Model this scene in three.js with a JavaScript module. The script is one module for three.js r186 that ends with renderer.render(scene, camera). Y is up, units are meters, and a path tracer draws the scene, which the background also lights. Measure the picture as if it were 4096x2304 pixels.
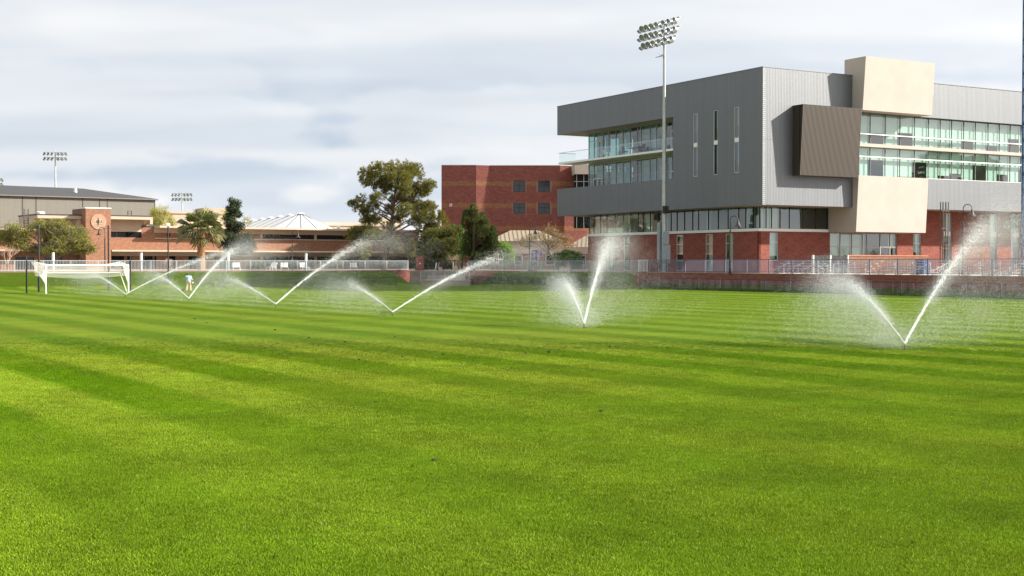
import * as THREE from 'three';
import { mergeGeometries } from 'three/addons/utils/BufferGeometryUtils.js';
import { MarchingCubes } from 'three/addons/objects/MarchingCubes.js';

// ---------------------------------------------------------------- camera, sky, sun, exposure
const scene = new THREE.Scene();
const renderer = new THREE.WebGLRenderer({ antialias: true });
renderer.toneMapping = THREE.LinearToneMapping;
renderer.toneMappingExposure = 2.4;
renderer.shadowMap.enabled = true;
const camera = new THREE.PerspectiveCamera(24.75, 16 / 9, 0.1, 4000);
camera.position.set(0, 2.69, 0);
camera.rotation.x = -0.01943;

const SUN_DIR = new THREE.Vector3(0.886, 0.464, -0.025).normalize();
const sun = new THREE.DirectionalLight(new THREE.Color(1.0, 0.92, 0.81), 5.0);
sun.name = 'sun';
sun.position.copy(SUN_DIR).multiplyScalar(320).add(new THREE.Vector3(0, 0, -110));
sun.target.position.set(0, 0, -110);
sun.shadow.radius = 2;
sun.castShadow = true;
sun.shadow.mapSize.set(4096, 4096);
Object.assign(sun.shadow.camera, { left: -170, right: 170, top: 150, bottom: -120, near: 1, far: 700 });
scene.add(sun, sun.target);

// seeded noise
function rng(seed) { let a = seed >>> 0; return () => { a = (a + 0x6d2b79f5) | 0; let t = Math.imul(a ^ (a >>> 15), 1 | a); t = (t + Math.imul(t ^ (t >>> 7), 61 | t)) ^ t; return ((t ^ (t >>> 14)) >>> 0) / 4294967296; }; }
const hash2 = (i, j) => { let h = Math.imul(i | 0, 374761393) + Math.imul(j | 0, 668265263); h = Math.imul(h ^ (h >>> 13), 1274126177); return ((h ^ (h >>> 16)) >>> 0) / 4294967296; };
function vnoise(x, y) {
  const i = Math.floor(x), j = Math.floor(y), u = x - i, v = y - j, s = u * u * (3 - 2 * u), t = v * v * (3 - 2 * v);
  const a = hash2(i, j), b = hash2(i + 1, j), c = hash2(i, j + 1), d = hash2(i + 1, j + 1);
  return a + (b - a) * s + (c - a) * t + (a - b - c + d) * s * t;
}
const fbm = (x, y, n = 4) => { let s = 0, a = 0.5, w = 0; for (let k = 0; k < n; k++) { s += a * vnoise(x, y); w += a; a *= 0.5; x = x * 2.03 + 17.7; y = y * 2.03 + 9.2; } return s / w; };
const smooth = (a, b, x) => { const t = Math.min(1, Math.max(0, (x - a) / (b - a))); return t * t * (3 - 2 * t); };
const lerp = (a, b, t) => a + (b - a) * t;

// a thin high overcast with streaks, bluer gaps and a few low grey puffs
{
  const W = 2048, H = 1024, data = new Float32Array(W * H * 4), s = SUN_DIR;
  for (let r = 0; r < H; r++) {
    const up = ((r + 0.5) / H - 0.5) * Math.PI, y = Math.sin(up), cy = Math.cos(up);
    for (let c = 0; c < W; c++) {
      const az = ((c + 0.5) / W - 0.5) * 2 * Math.PI, x = Math.cos(az) * cy, z = Math.sin(az) * cy, o = (r * W + c) * 4;
      const yy = Math.max(y, 0.0), k = 1 / (yy + 0.1);
      const px = x * k, pz = z * k;
      const warp = fbm(px * 0.7 + 5, pz * 0.7 + 2, 3) - 0.5;
      let f = fbm(px * 0.55 + warp * 1.1 + 3.1, pz * 0.75 + 8.4 + warp * 0.7, 5);
      f = smooth(0.3, 0.62, f);
      const streak = fbm(px * 0.5 + 31, pz * 2.6 + 11, 4);
      f = Math.min(1, Math.max(0, f * 0.72 + smooth(0.3, 0.7, streak) * 0.42 - 0.05));
      const toSun = Math.acos(Math.max(-1, Math.min(1, x * s.x + y * s.y + z * s.z)));
      const glow = Math.exp(-toSun * toSun / 0.5);
      f = Math.min(1, f + glow * 0.5 + smooth(0.1, 0.0, yy) * 0.25 + 0.16 + 0.55 * (x * s.x + z * s.z));
      const lift = 1 + 1.3 * glow;
      let R = lerp(0.292, 0.4, f) * lift, G = lerp(0.318, 0.402, f) * lift, B = lerp(0.35, 0.405, f) * lift;
      const wisp = (fbm(px * 1.9 + warp * 2 + 60, pz * 4.2 + 21, 6) - 0.5) * 0.2 * smooth(0.0, 0.12, yy); R *= 1 + wisp; G *= 1 + wisp * 0.9; B *= 1 + wisp * 0.7;
      const puff = smooth(0.51, 0.62, fbm(az * 9.5 + 2.2, up * 34 + 4.1, 6)) * smooth(0.015, 0.05, yy) * smooth(0.17, 0.1, yy);
      R *= 1 - 0.22 * puff; G *= 1 - 0.16 * puff; B *= 1 - 0.09 * puff;
      data[o] = R; data[o + 1] = G; data[o + 2] = B; data[o + 3] = 1;
    }
  }
  const t = new THREE.DataTexture(data, W, H, THREE.RGBAFormat, THREE.FloatType);
  t.mapping = THREE.EquirectangularReflectionMapping; t.magFilter = THREE.LinearFilter; t.needsUpdate = true;
  scene.background = t; scene.environment = t;
}

// ---------------------------------------------------------------- helpers
const taken = new Map();
function numbered(name) { const n = taken.get(name) ?? 0; taken.set(name, n + 1); return n ? `${name}_${String(n).padStart(3, '0')}` : name; }
function setData(o, label, category, group, kind) {
  o.userData = { ...(label && { label }), ...(category && { category }), ...(group && { group }), ...(kind && { kind }) };
  return o;
}
function shadows(o) { o.castShadow = true; o.receiveShadow = true; return o; }
function frame(ox, oD, deg) {           // axes: X along the frontage, Z out of it towards the viewer
  const t = deg * Math.PI / 180, c = Math.cos(t), s = Math.sin(t);
  return { t, pt: (X, y, Z) => new THREE.Vector3(ox + X * c + Z * s, y, -oD - X * s + Z * c), inv: (x, z) => [(x - ox) * c - (z + oD) * s, (x - ox) * s + (z + oD) * c] };
}
const FB = frame(23.64, 124, 30), FQ = frame(-53.04, 195, 36), FG = frame(-71.18, 262, 36);
function thing(name, label, category, pos, turn = 0, group) {
  const g = new THREE.Group(); g.name = numbered(name);
  if (pos) { if (pos.isVector3) g.position.copy(pos); else g.position.set(...pos); }
  g.rotation.y = turn; scene.add(g);
  return setData(g, label, category, group);
}
function part(name, geo, mat, parent, label) {
  const m = shadows(new THREE.Mesh(geo, mat)); m.name = name; parent.add(m);
  if (label) m.userData.label = label;
  return m;
}
function single(name, geo, mat, label, category, group, kind) {
  const m = shadows(new THREE.Mesh(geo, mat)); m.name = numbered(name); scene.add(m);
  return setData(m, label, category, group, kind);
}
function copy(src, pos, turn, label) {
  const r = src.clone(); r.name = numbered(src.name.replace(/_\d{3}$/, '')); r.userData = { ...src.userData, ...(label && { label }) };
  r.position.copy(pos.isVector3 ? pos : new THREE.Vector3(...pos)); r.rotation.y = turn; scene.add(r); return r;
}
// geometry collector: every face carries uv in metres
class Geo {
  constructor() { this.p = []; this.n = []; this.uv = []; this.c = []; this.i = []; this.col = null; }
  v(x, y, z, nx, ny, nz, u, w) { this.p.push(x, y, z); this.n.push(nx, ny, nz); this.uv.push(u, w); if (this.col) this.c.push(...this.col); return this.p.length / 3 - 1; }
  quad(a, b, c, d, uvs) {
    const ux = b[0] - a[0], uy = b[1] - a[1], uz = b[2] - a[2], vx = d[0] - a[0], vy = d[1] - a[1], vz = d[2] - a[2];
    let nx = uy * vz - uz * vy, ny = uz * vx - ux * vz, nz = ux * vy - uy * vx; const l = Math.hypot(nx, ny, nz) || 1; nx /= l; ny /= l; nz /= l;
    const pick = Math.abs(ny) > 0.75 ? (q) => [q[0], q[2]] : Math.abs(nx) > Math.abs(nz) ? (q) => [q[2], q[1]] : (q) => [q[0], q[1]];
    const k = [a, b, c, d].map((q, j) => { const t = uvs ? uvs[j] : pick(q); return this.v(q[0], q[1], q[2], nx, ny, nz, t[0], t[1]); });
    this.i.push(k[0], k[1], k[2], k[0], k[2], k[3]); return this;
  }
  tri(a, b, c) {
    const ux = b[0] - a[0], uy = b[1] - a[1], uz = b[2] - a[2], vx = c[0] - a[0], vy = c[1] - a[1], vz = c[2] - a[2];
    let nx = uy * vz - uz * vy, ny = uz * vx - ux * vz, nz = ux * vy - uy * vx; const l = Math.hypot(nx, ny, nz) || 1;
    const k = [a, b, c].map((q) => this.v(q[0], q[1], q[2], nx / l, ny / l, nz / l, q[0] + q[2], q[1]));
    this.i.push(...k); return this;
  }
  hexa(P) {   // P: bottom 4 (counter-clockwise from above) then top 4
    const [a, b, c, d, e, f, g, h] = P;
    return this.quad(a, b, f, e).quad(b, c, g, f).quad(c, d, h, g).quad(d, a, e, h).quad(e, f, g, h).quad(d, c, b, a);
  }
  box(x0, x1, y0, y1, z0, z1) { return this.hexa([[x0, y0, z1], [x1, y0, z1], [x1, y0, z0], [x0, y0, z0], [x0, y1, z1], [x1, y1, z1], [x1, y1, z0], [x0, y1, z0]]); }
  bar(a, b, w, h = w) {   // square bar between two points
    const A = new THREE.Vector3(...a), B = new THREE.Vector3(...b), d = B.clone().sub(A).normalize();
    const s = new THREE.Vector3().crossVectors(d, Math.abs(d.y) > 0.9 ? new THREE.Vector3(1, 0, 0) : new THREE.Vector3(0, 1, 0)).normalize(), u = new THREE.Vector3().crossVectors(s, d);
    const at = (q, i, j) => q.clone().addScaledVector(s, i * w / 2).addScaledVector(u, j * h / 2).toArray();
    return this.hexa([at(A, -1, -1), at(A, 1, -1), at(B, 1, -1), at(B, -1, -1), at(A, -1, 1), at(A, 1, 1), at(B, 1, 1), at(B, -1, 1)]);
  }
  tube(a, b, r0, r1 = r0, seg = 8, cap = true) {
    const A = new THREE.Vector3(...a), B = new THREE.Vector3(...b), d = B.clone().sub(A), len = d.length(); d.normalize();
    const s = new THREE.Vector3().crossVectors(d, Math.abs(d.y) > 0.9 ? new THREE.Vector3(1, 0, 0) : new THREE.Vector3(0, 1, 0)).normalize(), u = new THREE.Vector3().crossVectors(s, d);
    const base = this.p.length / 3;
    for (let k = 0; k <= seg; k++) {
      const t = k / seg * Math.PI * 2, c = Math.cos(t), q = Math.sin(t), n = s.clone().multiplyScalar(c).addScaledVector(u, -q);
      for (const [P, r, w] of [[A, r0, 0], [B, r1, len]]) this.v(P.x + n.x * r, P.y + n.y * r, P.z + n.z * r, n.x, n.y, n.z, k / seg * 2 * Math.PI * Math.max(r0, r1), w);
    }
    for (let k = 0; k < seg; k++) { const j = base + k * 2; this.i.push(j, j + 2, j + 3, j, j + 3, j + 1); }
    if (cap && r1 > 0.004) { const o = this.v(B.x, B.y, B.z, d.x, d.y, d.z, 0, 0), ring = []; for (let k = 0; k < seg; k++) { const j = base + k * 2 + 1; ring.push(this.v(this.p[j * 3], this.p[j * 3 + 1], this.p[j * 3 + 2], d.x, d.y, d.z, 0, 0)); } for (let k = 0; k < seg; k++) this.i.push(o, ring[k], ring[(k + 1) % seg]); }
    return this;
  }
  path(pts, r, seg = 6) { for (let k = 0; k + 1 < pts.length; k++) this.tube(pts[k], pts[k + 1], Array.isArray(r) ? r[k] : r, Array.isArray(r) ? r[k + 1] : r, seg); return this; }
  done() {
    const g = new THREE.BufferGeometry();
    g.setAttribute('position', new THREE.Float32BufferAttribute(this.p, 3)); g.setAttribute('normal', new THREE.Float32BufferAttribute(this.n, 3)); g.setAttribute('uv', new THREE.Float32BufferAttribute(this.uv, 2));
    if (this.c.length) g.setAttribute('color', new THREE.Float32BufferAttribute(this.c, 3));
    g.setIndex(this.i); return g;
  }
}
const BX = (...a) => new Geo().box(...a).done();
// upright wall in the XY plane with holes; its outer face is z = 0, its back z = -t
function wallGeo(outline, holes, t) {
  const s = new THREE.Shape(outline.map(([x, y]) => new THREE.Vector2(x, y)));
  for (const [x0, x1, y0, y1] of holes) s.holes.push(new THREE.Path([[x0, y0], [x0, y1], [x1, y1], [x1, y0]].map(([x, y]) => new THREE.Vector2(x, y))));
  return new THREE.ExtrudeGeometry(s, { depth: t, bevelEnabled: false }).translate(0, 0, -t);
}
const rectPts = (x0, x1, y0, y1) => [[x0, y0], [x1, y0], [x1, y1], [x0, y1]];

// ---------------------------------------------------------------- materials
const L = (r, g, b) => new THREE.Color().setRGB(r, g, b);
const mat = (r, g, b, rough = 0.8, metal = 0, more = {}) => new THREE.MeshPhysicalMaterial({ color: L(r, g, b), roughness: rough, metalness: metal, ...more });
function pixelTexture(W, H, fn, repeatX, repeatY, srgb = false) {      // fn(x, y) -> [r, g, b] 0..1; repeats are per metre
  const d = new Uint8Array(W * H * 4);
  for (let y = 0; y < H; y++) for (let x = 0; x < W; x++) { const c = fn(x, y), o = (y * W + x) * 4; for (let k = 0; k < 3; k++) d[o + k] = Math.max(0, Math.min(255, Math.round((c[k] ?? c[0]) * 255))); d[o + 3] = 255; }
  const t = new THREE.DataTexture(d, W, H); t.wrapS = t.wrapT = THREE.RepeatWrapping; t.magFilter = THREE.LinearFilter; t.minFilter = THREE.LinearMipmapLinearFilter; t.generateMipmaps = true;
  if (srgb) t.colorSpace = THREE.SRGBColorSpace;
  t.repeat.set(repeatX, repeatY); t.needsUpdate = true; return t;
}
const tileNoise = (x, y, W, f, seed = 0) => { // periodic value noise
  const u = x / W * f, v = y / W * f, i = Math.floor(u), j = Math.floor(v), a = u - i, b = v - j, s = a * a * (3 - 2 * a), t = b * b * (3 - 2 * b), m = (q) => ((q % f) + f) % f;
  const h = (p, q) => hash2(m(p) + seed * 131, m(q) + seed * 57);
  return lerp(lerp(h(i, j), h(i + 1, j), s), lerp(h(i, j + 1), h(i + 1, j + 1), s), t);
};
// running-bond masonry seen from far: W metres by H metres tile
function masonry(bw, bh, joint, cols, mortar, seed, cx = 8, cy = 16) {
  const W = 512, H = 512, r = rng(seed), tone = []; for (let k = 0; k < cx * cy * 2; k++) tone.push([r(), r()]);
  const make = (fn) => pixelTexture(W, H, (x, y) => {
    const row = Math.floor(y / H * cy), u = x / W * cx + (row % 2) * 0.5, k = Math.floor(u), fu = (u - k) * bw, fv = (y / H * cy - row) * bh;
    return fn(fu < joint || fv < joint, tone[row * cx + (k % cx)], 0.92 + 0.16 * tileNoise(x, y, W, 128, seed));
  }, 1 / (bw * cx), 1 / (bh * cy));
  return { map: make((j, t, g) => { const c = j ? mortar : cols[Math.floor(t[0] * cols.length)].map((q) => q * (0.85 + 0.3 * t[1])); return c.map((q) => q * g); }), bumpMap: make((j) => (j ? [0.2] : [0.9])), bumpScale: 0.006 };
}
const clean = (W, f1, f2, amt) => (x, y) => { const n = 1 - amt + amt * (0.55 * tileNoise(x, y, W, f1, 1) + 0.45 * tileNoise(x, y, W, f2, 2)); return [n, n, n]; };
const stuccoMap = pixelTexture(512, 512, clean(512, 6, 96, 0.14), 1 / 5, 1 / 5);
const stuccoBump = pixelTexture(256, 256, (x, y) => [0.4 + 0.6 * tileNoise(x, y, 256, 128, 4)], 1 / 1.2, 1 / 1.2);
const ribMap = pixelTexture(512, 512, (x, y) => { const k = Math.floor(x / 16), f = (x % 16) / 16, t = 0.93 + 0.07 * hash2(k, 7), n = 0.96 + 0.08 * tileNoise(x, y, 512, 64, 9); const g = (f < 0.14 ? 0.9 : 1) * t * n; return [g, g, g]; }, 1 / 6.1, 1 / 6.1);
const ribBump = pixelTexture(512, 64, (x) => { const f = (x % 16) / 16; return [f < 0.5 ? smooth(0, 0.14, f) : 1 - smooth(0.86, 1, f)]; }, 1 / 6.1, 1 / 6.1);
const M = {
  clad: mat(0.178, 0.188, 0.2, 0.5, 0.75, { map: ribMap, bumpMap: ribBump, bumpScale: 0.018 }),
  stucco: mat(0.475, 0.42, 0.372, 0.9, 0, { map: stuccoMap, bumpMap: stuccoBump, bumpScale: 0.004 }),
  cream: mat(0.47, 0.375, 0.28, 0.88, 0, { map: stuccoMap, bumpMap: stuccoBump, bumpScale: 0.004 }),
  fascia: mat(0.47, 0.37, 0.285, 0.85, 0, { map: stuccoMap }),
  pink: mat(0.38, 0.3, 0.27, 0.88, 0, { map: stuccoMap }),
  brickA: mat(1, 1, 1, 0.9, 0, masonry(0.3, 0.1, 0.014, [[0.215, 0.052, 0.034], [0.25, 0.062, 0.04], [0.19, 0.046, 0.032], [0.23, 0.06, 0.036]], [0.23, 0.1, 0.075], 11)),
  brickC: mat(1, 1, 1, 0.9, 0, masonry(0.26, 0.095, 0.016, [[0.215, 0.084, 0.042], [0.25, 0.1, 0.05], [0.175, 0.066, 0.034], [0.235, 0.094, 0.045]], [0.33, 0.235, 0.165], 12)),
  soffit: mat(0.36, 0.29, 0.23, 0.8, 0),
  white: mat(0.78, 0.77, 0.74, 0.55), alu: mat(0.58, 0.57, 0.55, 0.42, 0.55), mullion: mat(0.42, 0.4, 0.37, 0.5, 0.35), thinMullion: mat(0.16, 0.165, 0.16, 0.5, 0.3), darkMullion: mat(0.05, 0.055, 0.05, 0.5, 0.3),
  glass: mat(0.7, 0.86, 0.8, 0.015, 0, { transmission: 1, thickness: 0, ior: 2.1 }),
  glassBlue: mat(0.44, 0.66, 0.7, 0.015, 0, { transmission: 1, thickness: 0, ior: 2.1 }),
  clear: mat(0.97, 0.995, 0.99, 0.02, 0, { transmission: 1, thickness: 0, ior: 1.4 }),
  darkGlass: mat(0.012, 0.013, 0.014, 0.05, 0, { ior: 1.5 }),
  greyGlass: mat(0.02, 0.022, 0.026, 0.1, 0, { ior: 1.6 }),
  blind: mat(0.6, 0.63, 0.6, 0.95), inner: mat(0.42, 0.42, 0.39, 0.95), innerDark: mat(0.09, 0.09, 0.085, 0.9),
  slat: mat(0.078, 0.064, 0.052, 0.55, 0.3), slatBack: mat(0.035, 0.03, 0.027, 0.8),
  galv: mat(0.50, 0.53, 0.53, 0.42, 0.6, { map: pixelTexture(256, 256, clean(256, 10, 64, 0.3), 1 / 2, 1 / 2) }),
  lampShell: mat(0.40, 0.43, 0.45, 0.35, 0.6), lampGlass: mat(0.35, 0.36, 0.3, 0.15, 0.5),
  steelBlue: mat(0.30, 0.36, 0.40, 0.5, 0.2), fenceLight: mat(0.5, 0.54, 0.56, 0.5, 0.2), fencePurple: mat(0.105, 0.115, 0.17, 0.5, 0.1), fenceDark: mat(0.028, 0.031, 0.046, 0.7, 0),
  black: mat(0.012, 0.013, 0.014, 0.6), bronze: mat(0.035, 0.03, 0.028, 0.5, 0.3), lampWhite: mat(0.75, 0.76, 0.74, 0.4),
  concrete: mat(0.32, 0.27, 0.22, 0.95, 0, { map: stuccoMap }), paving: mat(0.22, 0.18, 0.145, 0.95, 0, { map: stuccoMap }), earth: mat(0.22, 0.12, 0.075, 1, 0, { map: stuccoMap }), desert: mat(0.28, 0.22, 0.16, 1, 0, { map: stuccoMap }),
  block: [[0.235, 0.072, 0.048], [0.27, 0.082, 0.055], [0.205, 0.062, 0.045], [0.245, 0.085, 0.062]].map((c) => mat(...c, 0.92, 0, { map: stuccoMap })), mortar: mat(0.3, 0.19, 0.15, 0.95),
  gym: mat(0.185, 0.17, 0.145, 0.7, 0.1, { map: ribMap, bumpMap: ribBump, bumpScale: 0.04 }), gymRoof: mat(0.045, 0.045, 0.048, 0.75, 0.1, { map: ribMap }),
  tanRoof: mat(0.3, 0.245, 0.175, 0.6, 0.2), seam: mat(0.2, 0.16, 0.12, 0.7), darkTrim: mat(0.03, 0.033, 0.04, 0.6),
  tent: mat(0.66, 0.66, 0.66, 0.8, 0, { transmission: 0.15, thickness: 0 }), tentRib: mat(0.3, 0.31, 0.32, 0.5, 0.4),
  towerBlue: mat(0.016, 0.06, 0.16, 0.45, 0.3), rust: mat(0.11, 0.08, 0.06, 0.7, 0.3), purple: mat(0.12, 0.03, 0.22, 0.6), navy: mat(0.02, 0.02, 0.09, 0.7),
  bark: mat(0.115, 0.068, 0.045, 1), barkGrey: mat(0.2, 0.16, 0.12, 1), twig: mat(0.3, 0.2, 0.13, 1), dryTwig: mat(0.36, 0.25, 0.18, 1),
  netWhite: mat(0.8, 0.79, 0.74, 0.8), postWhite: mat(0.82, 0.82, 0.8, 0.35), plastic: mat(0.55, 0.55, 0.52, 0.5), orange: mat(0.42, 0.13, 0.06, 0.9, 0, {}),
};
// ---------------------------------------------------------------- ground, field, banks
const PLAZA = 1.68;
function bankHeight(x, z) {
  const [X, Z] = FB.inv(x, z);
  let h = 0;
  // long bank below the left-hand fence
  if (X < -6) h = Math.max(h, 1.6 * smooth(-43.2, -53.0, Z) * smooth(-9, -14, X));
  // bank below the right-hand fence, and the lower bank at the foot of the block wall
  const top = lerp(1.62, 0.5, smooth(-14.5, -10.6, Z)), toe = lerp(-8.6, -7.9, smooth(-14.5, -10.6, Z));
  h = Math.max(h, top * smooth(toe, -5.45, X) * smooth(-56, -50, Z));
  h += 0.17 * smooth(-17, -8, X) * smooth(-40, 10, Z);
  // cut in the bank where the steps come down
  const dx = Math.max(-11.6 - x, x + 4.9, 0), dz = Math.max(-z - 172, 140 + z, 0), d = Math.hypot(dx, dz * 0.6);
  h *= smooth(0.1, 3.8, d);
  if (X > -5.2 && Z > -49) h = Math.min(h, 1.4);
  if (Z < -53.6) h = Math.min(h, 1.4);
  return h + 0.012 * (fbm(x * 0.5, z * 0.5, 2) - 0.5);
}
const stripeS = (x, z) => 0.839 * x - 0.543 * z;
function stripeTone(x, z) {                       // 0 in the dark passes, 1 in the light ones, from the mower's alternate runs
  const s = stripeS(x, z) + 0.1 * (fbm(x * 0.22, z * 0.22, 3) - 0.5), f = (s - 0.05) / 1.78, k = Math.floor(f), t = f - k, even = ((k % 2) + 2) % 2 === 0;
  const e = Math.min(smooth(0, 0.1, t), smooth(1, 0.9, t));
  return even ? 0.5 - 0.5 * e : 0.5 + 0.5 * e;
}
const GRASS_DARK = [0.062, 0.132, 0.0003], GRASS_LIGHT = [0.13, 0.2, 0.013];  // mown blades catching light differently, painted as a dark and a light green
function grassColor(x, z) {
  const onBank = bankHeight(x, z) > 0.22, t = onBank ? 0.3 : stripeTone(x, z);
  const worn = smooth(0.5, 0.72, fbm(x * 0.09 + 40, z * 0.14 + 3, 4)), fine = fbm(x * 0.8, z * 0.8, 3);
  const fade = (0.62 + 0.38 * smooth(0.3, 0.55, fbm(x * 0.055 + 11, z * 0.08, 3))) * (0.32 + 0.68 * smooth(15, 27, -0.543 * x - 0.839 * z));   // stripe contrast painted weaker towards the viewer, standing in for the view angle
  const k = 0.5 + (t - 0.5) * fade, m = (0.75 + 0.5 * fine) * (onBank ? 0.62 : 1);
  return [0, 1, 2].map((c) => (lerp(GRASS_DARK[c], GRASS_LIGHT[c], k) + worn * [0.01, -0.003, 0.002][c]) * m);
}
const turfMap = pixelTexture(1024, 1024, (x, y) => {
  const a = tileNoise(x, y, 1024, 512, 3), b = tileNoise(x, y * 0.5, 1024, 256, 5), c = tileNoise(x, y, 1024, 48, 6), g = 0.5 + 0.52 * a + 0.3 * (b - 0.5) + 0.26 * (c - 0.5) + (a > 0.93 ? 0.25 : 0);
  return [(g * 1.02 + 0.1 * a) * 0.95, g * 1.03, g * 0.85];
}, 1 / 6.3, 1 / 6.3);
const turfBump = pixelTexture(1024, 1024, (x, y) => [0.5 * tileNoise(x, y, 1024, 512, 3) + 0.3 * tileNoise(x, y, 1024, 200, 8) + 0.2 * tileNoise(x, y, 1024, 40, 9)], 1 / 6.3, 1 / 6.3);
const turfMat = new THREE.MeshPhysicalMaterial({ vertexColors: true, map: turfMap, bumpMap: turfBump, bumpScale: 0.05, roughness: 0.95, sheen: 0.12, sheenColor: L(0.5, 0.6, 0.08), sheenRoughness: 0.5, specularIntensity: 0.12 });
{
  const xs = [], zs = [];
  for (let x = -84; x <= 62; x += 0.4) xs.push(x);
  for (let z = 46; z > -172; z -= (z > 0 ? 1.2 : 0.4)) zs.push(z);
  const n = xs.length, p = new Float32Array(n * zs.length * 3), c = new Float32Array(n * zs.length * 3), uv = new Float32Array(n * zs.length * 2), idx = [];
  zs.forEach((z, j) => xs.forEach((x, i) => {
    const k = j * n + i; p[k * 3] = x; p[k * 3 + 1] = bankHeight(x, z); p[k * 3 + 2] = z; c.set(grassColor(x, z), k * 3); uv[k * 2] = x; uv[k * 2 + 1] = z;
    if (i + 1 < n && j + 1 < zs.length) idx.push(k, k + 1, k + n + 1, k, k + n + 1, k + n);
  }));
  const g = new THREE.BufferGeometry(); g.setAttribute('position', new THREE.BufferAttribute(p, 3)); g.setAttribute('color', new THREE.BufferAttribute(c, 3)); g.setAttribute('uv', new THREE.BufferAttribute(uv, 2)); g.setIndex(idx); g.computeVertexNormals();
  single('sports_field', g, turfMat, 'striped mown sports field with grassy banks', 'field', null, 'structure');
}
single('ground', new THREE.PlaneGeometry(3600, 3600).rotateX(-Math.PI / 2).translate(0, -0.4, -200), M.desert, 'pale dry ground beyond the field', 'ground', null, 'structure');
{ // raised paved level behind the banks
  const pts = [[-5.2, 70], [-5.2, -49.7], [-11.2, -53.8], [-150, -53.8], [-150, -330], [240, -330], [240, 70]].map(([X, Z]) => { const v = FB.pt(X, 0, Z); return new THREE.Vector2(v.x, -v.z); });
  single('plaza', new THREE.ExtrudeGeometry(new THREE.Shape(pts), { depth: PLAZA + 0.3, bevelEnabled: false }).rotateX(-Math.PI / 2).translate(0, -0.3, 0), M.paving, 'pale paved plaza level behind the fences', 'plaza', null, 'structure');
}
// blades of grass in front of the camera, laid over by the mower alternately one way and the other
{
  const blades = (seed, n) => {
    const r = rng(seed), g = new Geo();
    for (let k = 0; k < n; k++) {
      const a = r() * 6.283, d = Math.sqrt(r()) * 0.05, x = Math.cos(a) * d, z = Math.sin(a) * d, h = 0.022 + 0.026 * r(), w = 0.0035 + 0.003 * r(), t = r() * 6.283, l = 0.012 + 0.018 * r();
      const bx = Math.cos(t) * w, bz = Math.sin(t) * w, lx = l * (0.55 + 0.5 * (r() - 0.5)), lz = (r() - 0.5) * 0.02;
      const v = 0.75 + 0.5 * r(); g.col = [v * (0.95 + 0.3 * r()), v, v * (0.7 + 0.5 * r())];
      g.quad([x - bx, 0, z - bz], [x + bx, 0, z + bz], [x + bx * 0.8 + lx * 0.45, h * 0.62, z + bz * 0.8 + lz * 0.45], [x - bx * 0.8 + lx * 0.45, h * 0.62, z - bz * 0.8 + lz * 0.45]);
      g.tri([x - bx * 0.8 + lx * 0.45, h * 0.62, z - bz * 0.8 + lz * 0.45], [x + bx * 0.8 + lx * 0.45, h * 0.62, z + bz * 0.8 + lz * 0.45], [x + lx, h, z + lz]);
    }
    return g.done();
  };
  const bladeMat = new THREE.MeshPhysicalMaterial({ color: L(1, 1, 1), vertexColors: true, roughness: 0.8, transmission: 0.35, thickness: 0, side: THREE.DoubleSide, specularIntensity: 0.12 });
  const N = 460000, r = rng(5), im = new THREE.InstancedMesh(blades(3, 16), bladeMat, N), m = new THREE.Matrix4(), q = new THREE.Quaternion(), up = new THREE.Vector3(0, 1, 0), col = new THREE.Color();
  const dir = Math.atan2(-0.839, -0.543);
  for (let k = 0; k < N; k++) {
    let D = 9.6 + 38 * Math.pow(r(), 1.15); if (D > 26 && r() < (D - 26) / 22) D = 9.6 + 21 * r(); let ux = r() * 2 - 1, hw = D * 0.405 + 6, edge = smooth(hw, hw - 5, Math.abs(ux * hw)); if (r() > edge) { ux *= (hw - 5) / hw * r(); edge = 1; } const x = ux * hw, z = -D, t = stripeTone(x, z);
    const s = 0.7 + 0.4 * r() + (D - 12) * 0.015, low = (1 - 0.75 * smooth(30, 48, D)) * (0.3 + 0.7 * edge);
    q.setFromAxisAngle(up, (t > 0.5 ? dir : dir + Math.PI) + (r() - 0.5) * 3.6);
    m.compose(new THREE.Vector3(x, bankHeight(x, z) - 0.002, z), q, new THREE.Vector3(s, (0.65 + 0.4 * r()) * low, s)); im.setMatrixAt(k, m);
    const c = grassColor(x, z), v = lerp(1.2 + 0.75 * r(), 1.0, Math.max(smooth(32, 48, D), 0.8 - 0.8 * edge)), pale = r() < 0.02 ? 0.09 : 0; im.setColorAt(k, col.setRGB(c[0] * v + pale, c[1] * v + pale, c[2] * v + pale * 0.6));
  }
  im.name = 'grass'; shadows(im); scene.add(setData(im, 'short mown grass blades in the foreground', 'grass', null, 'stuff'));
}
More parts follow.
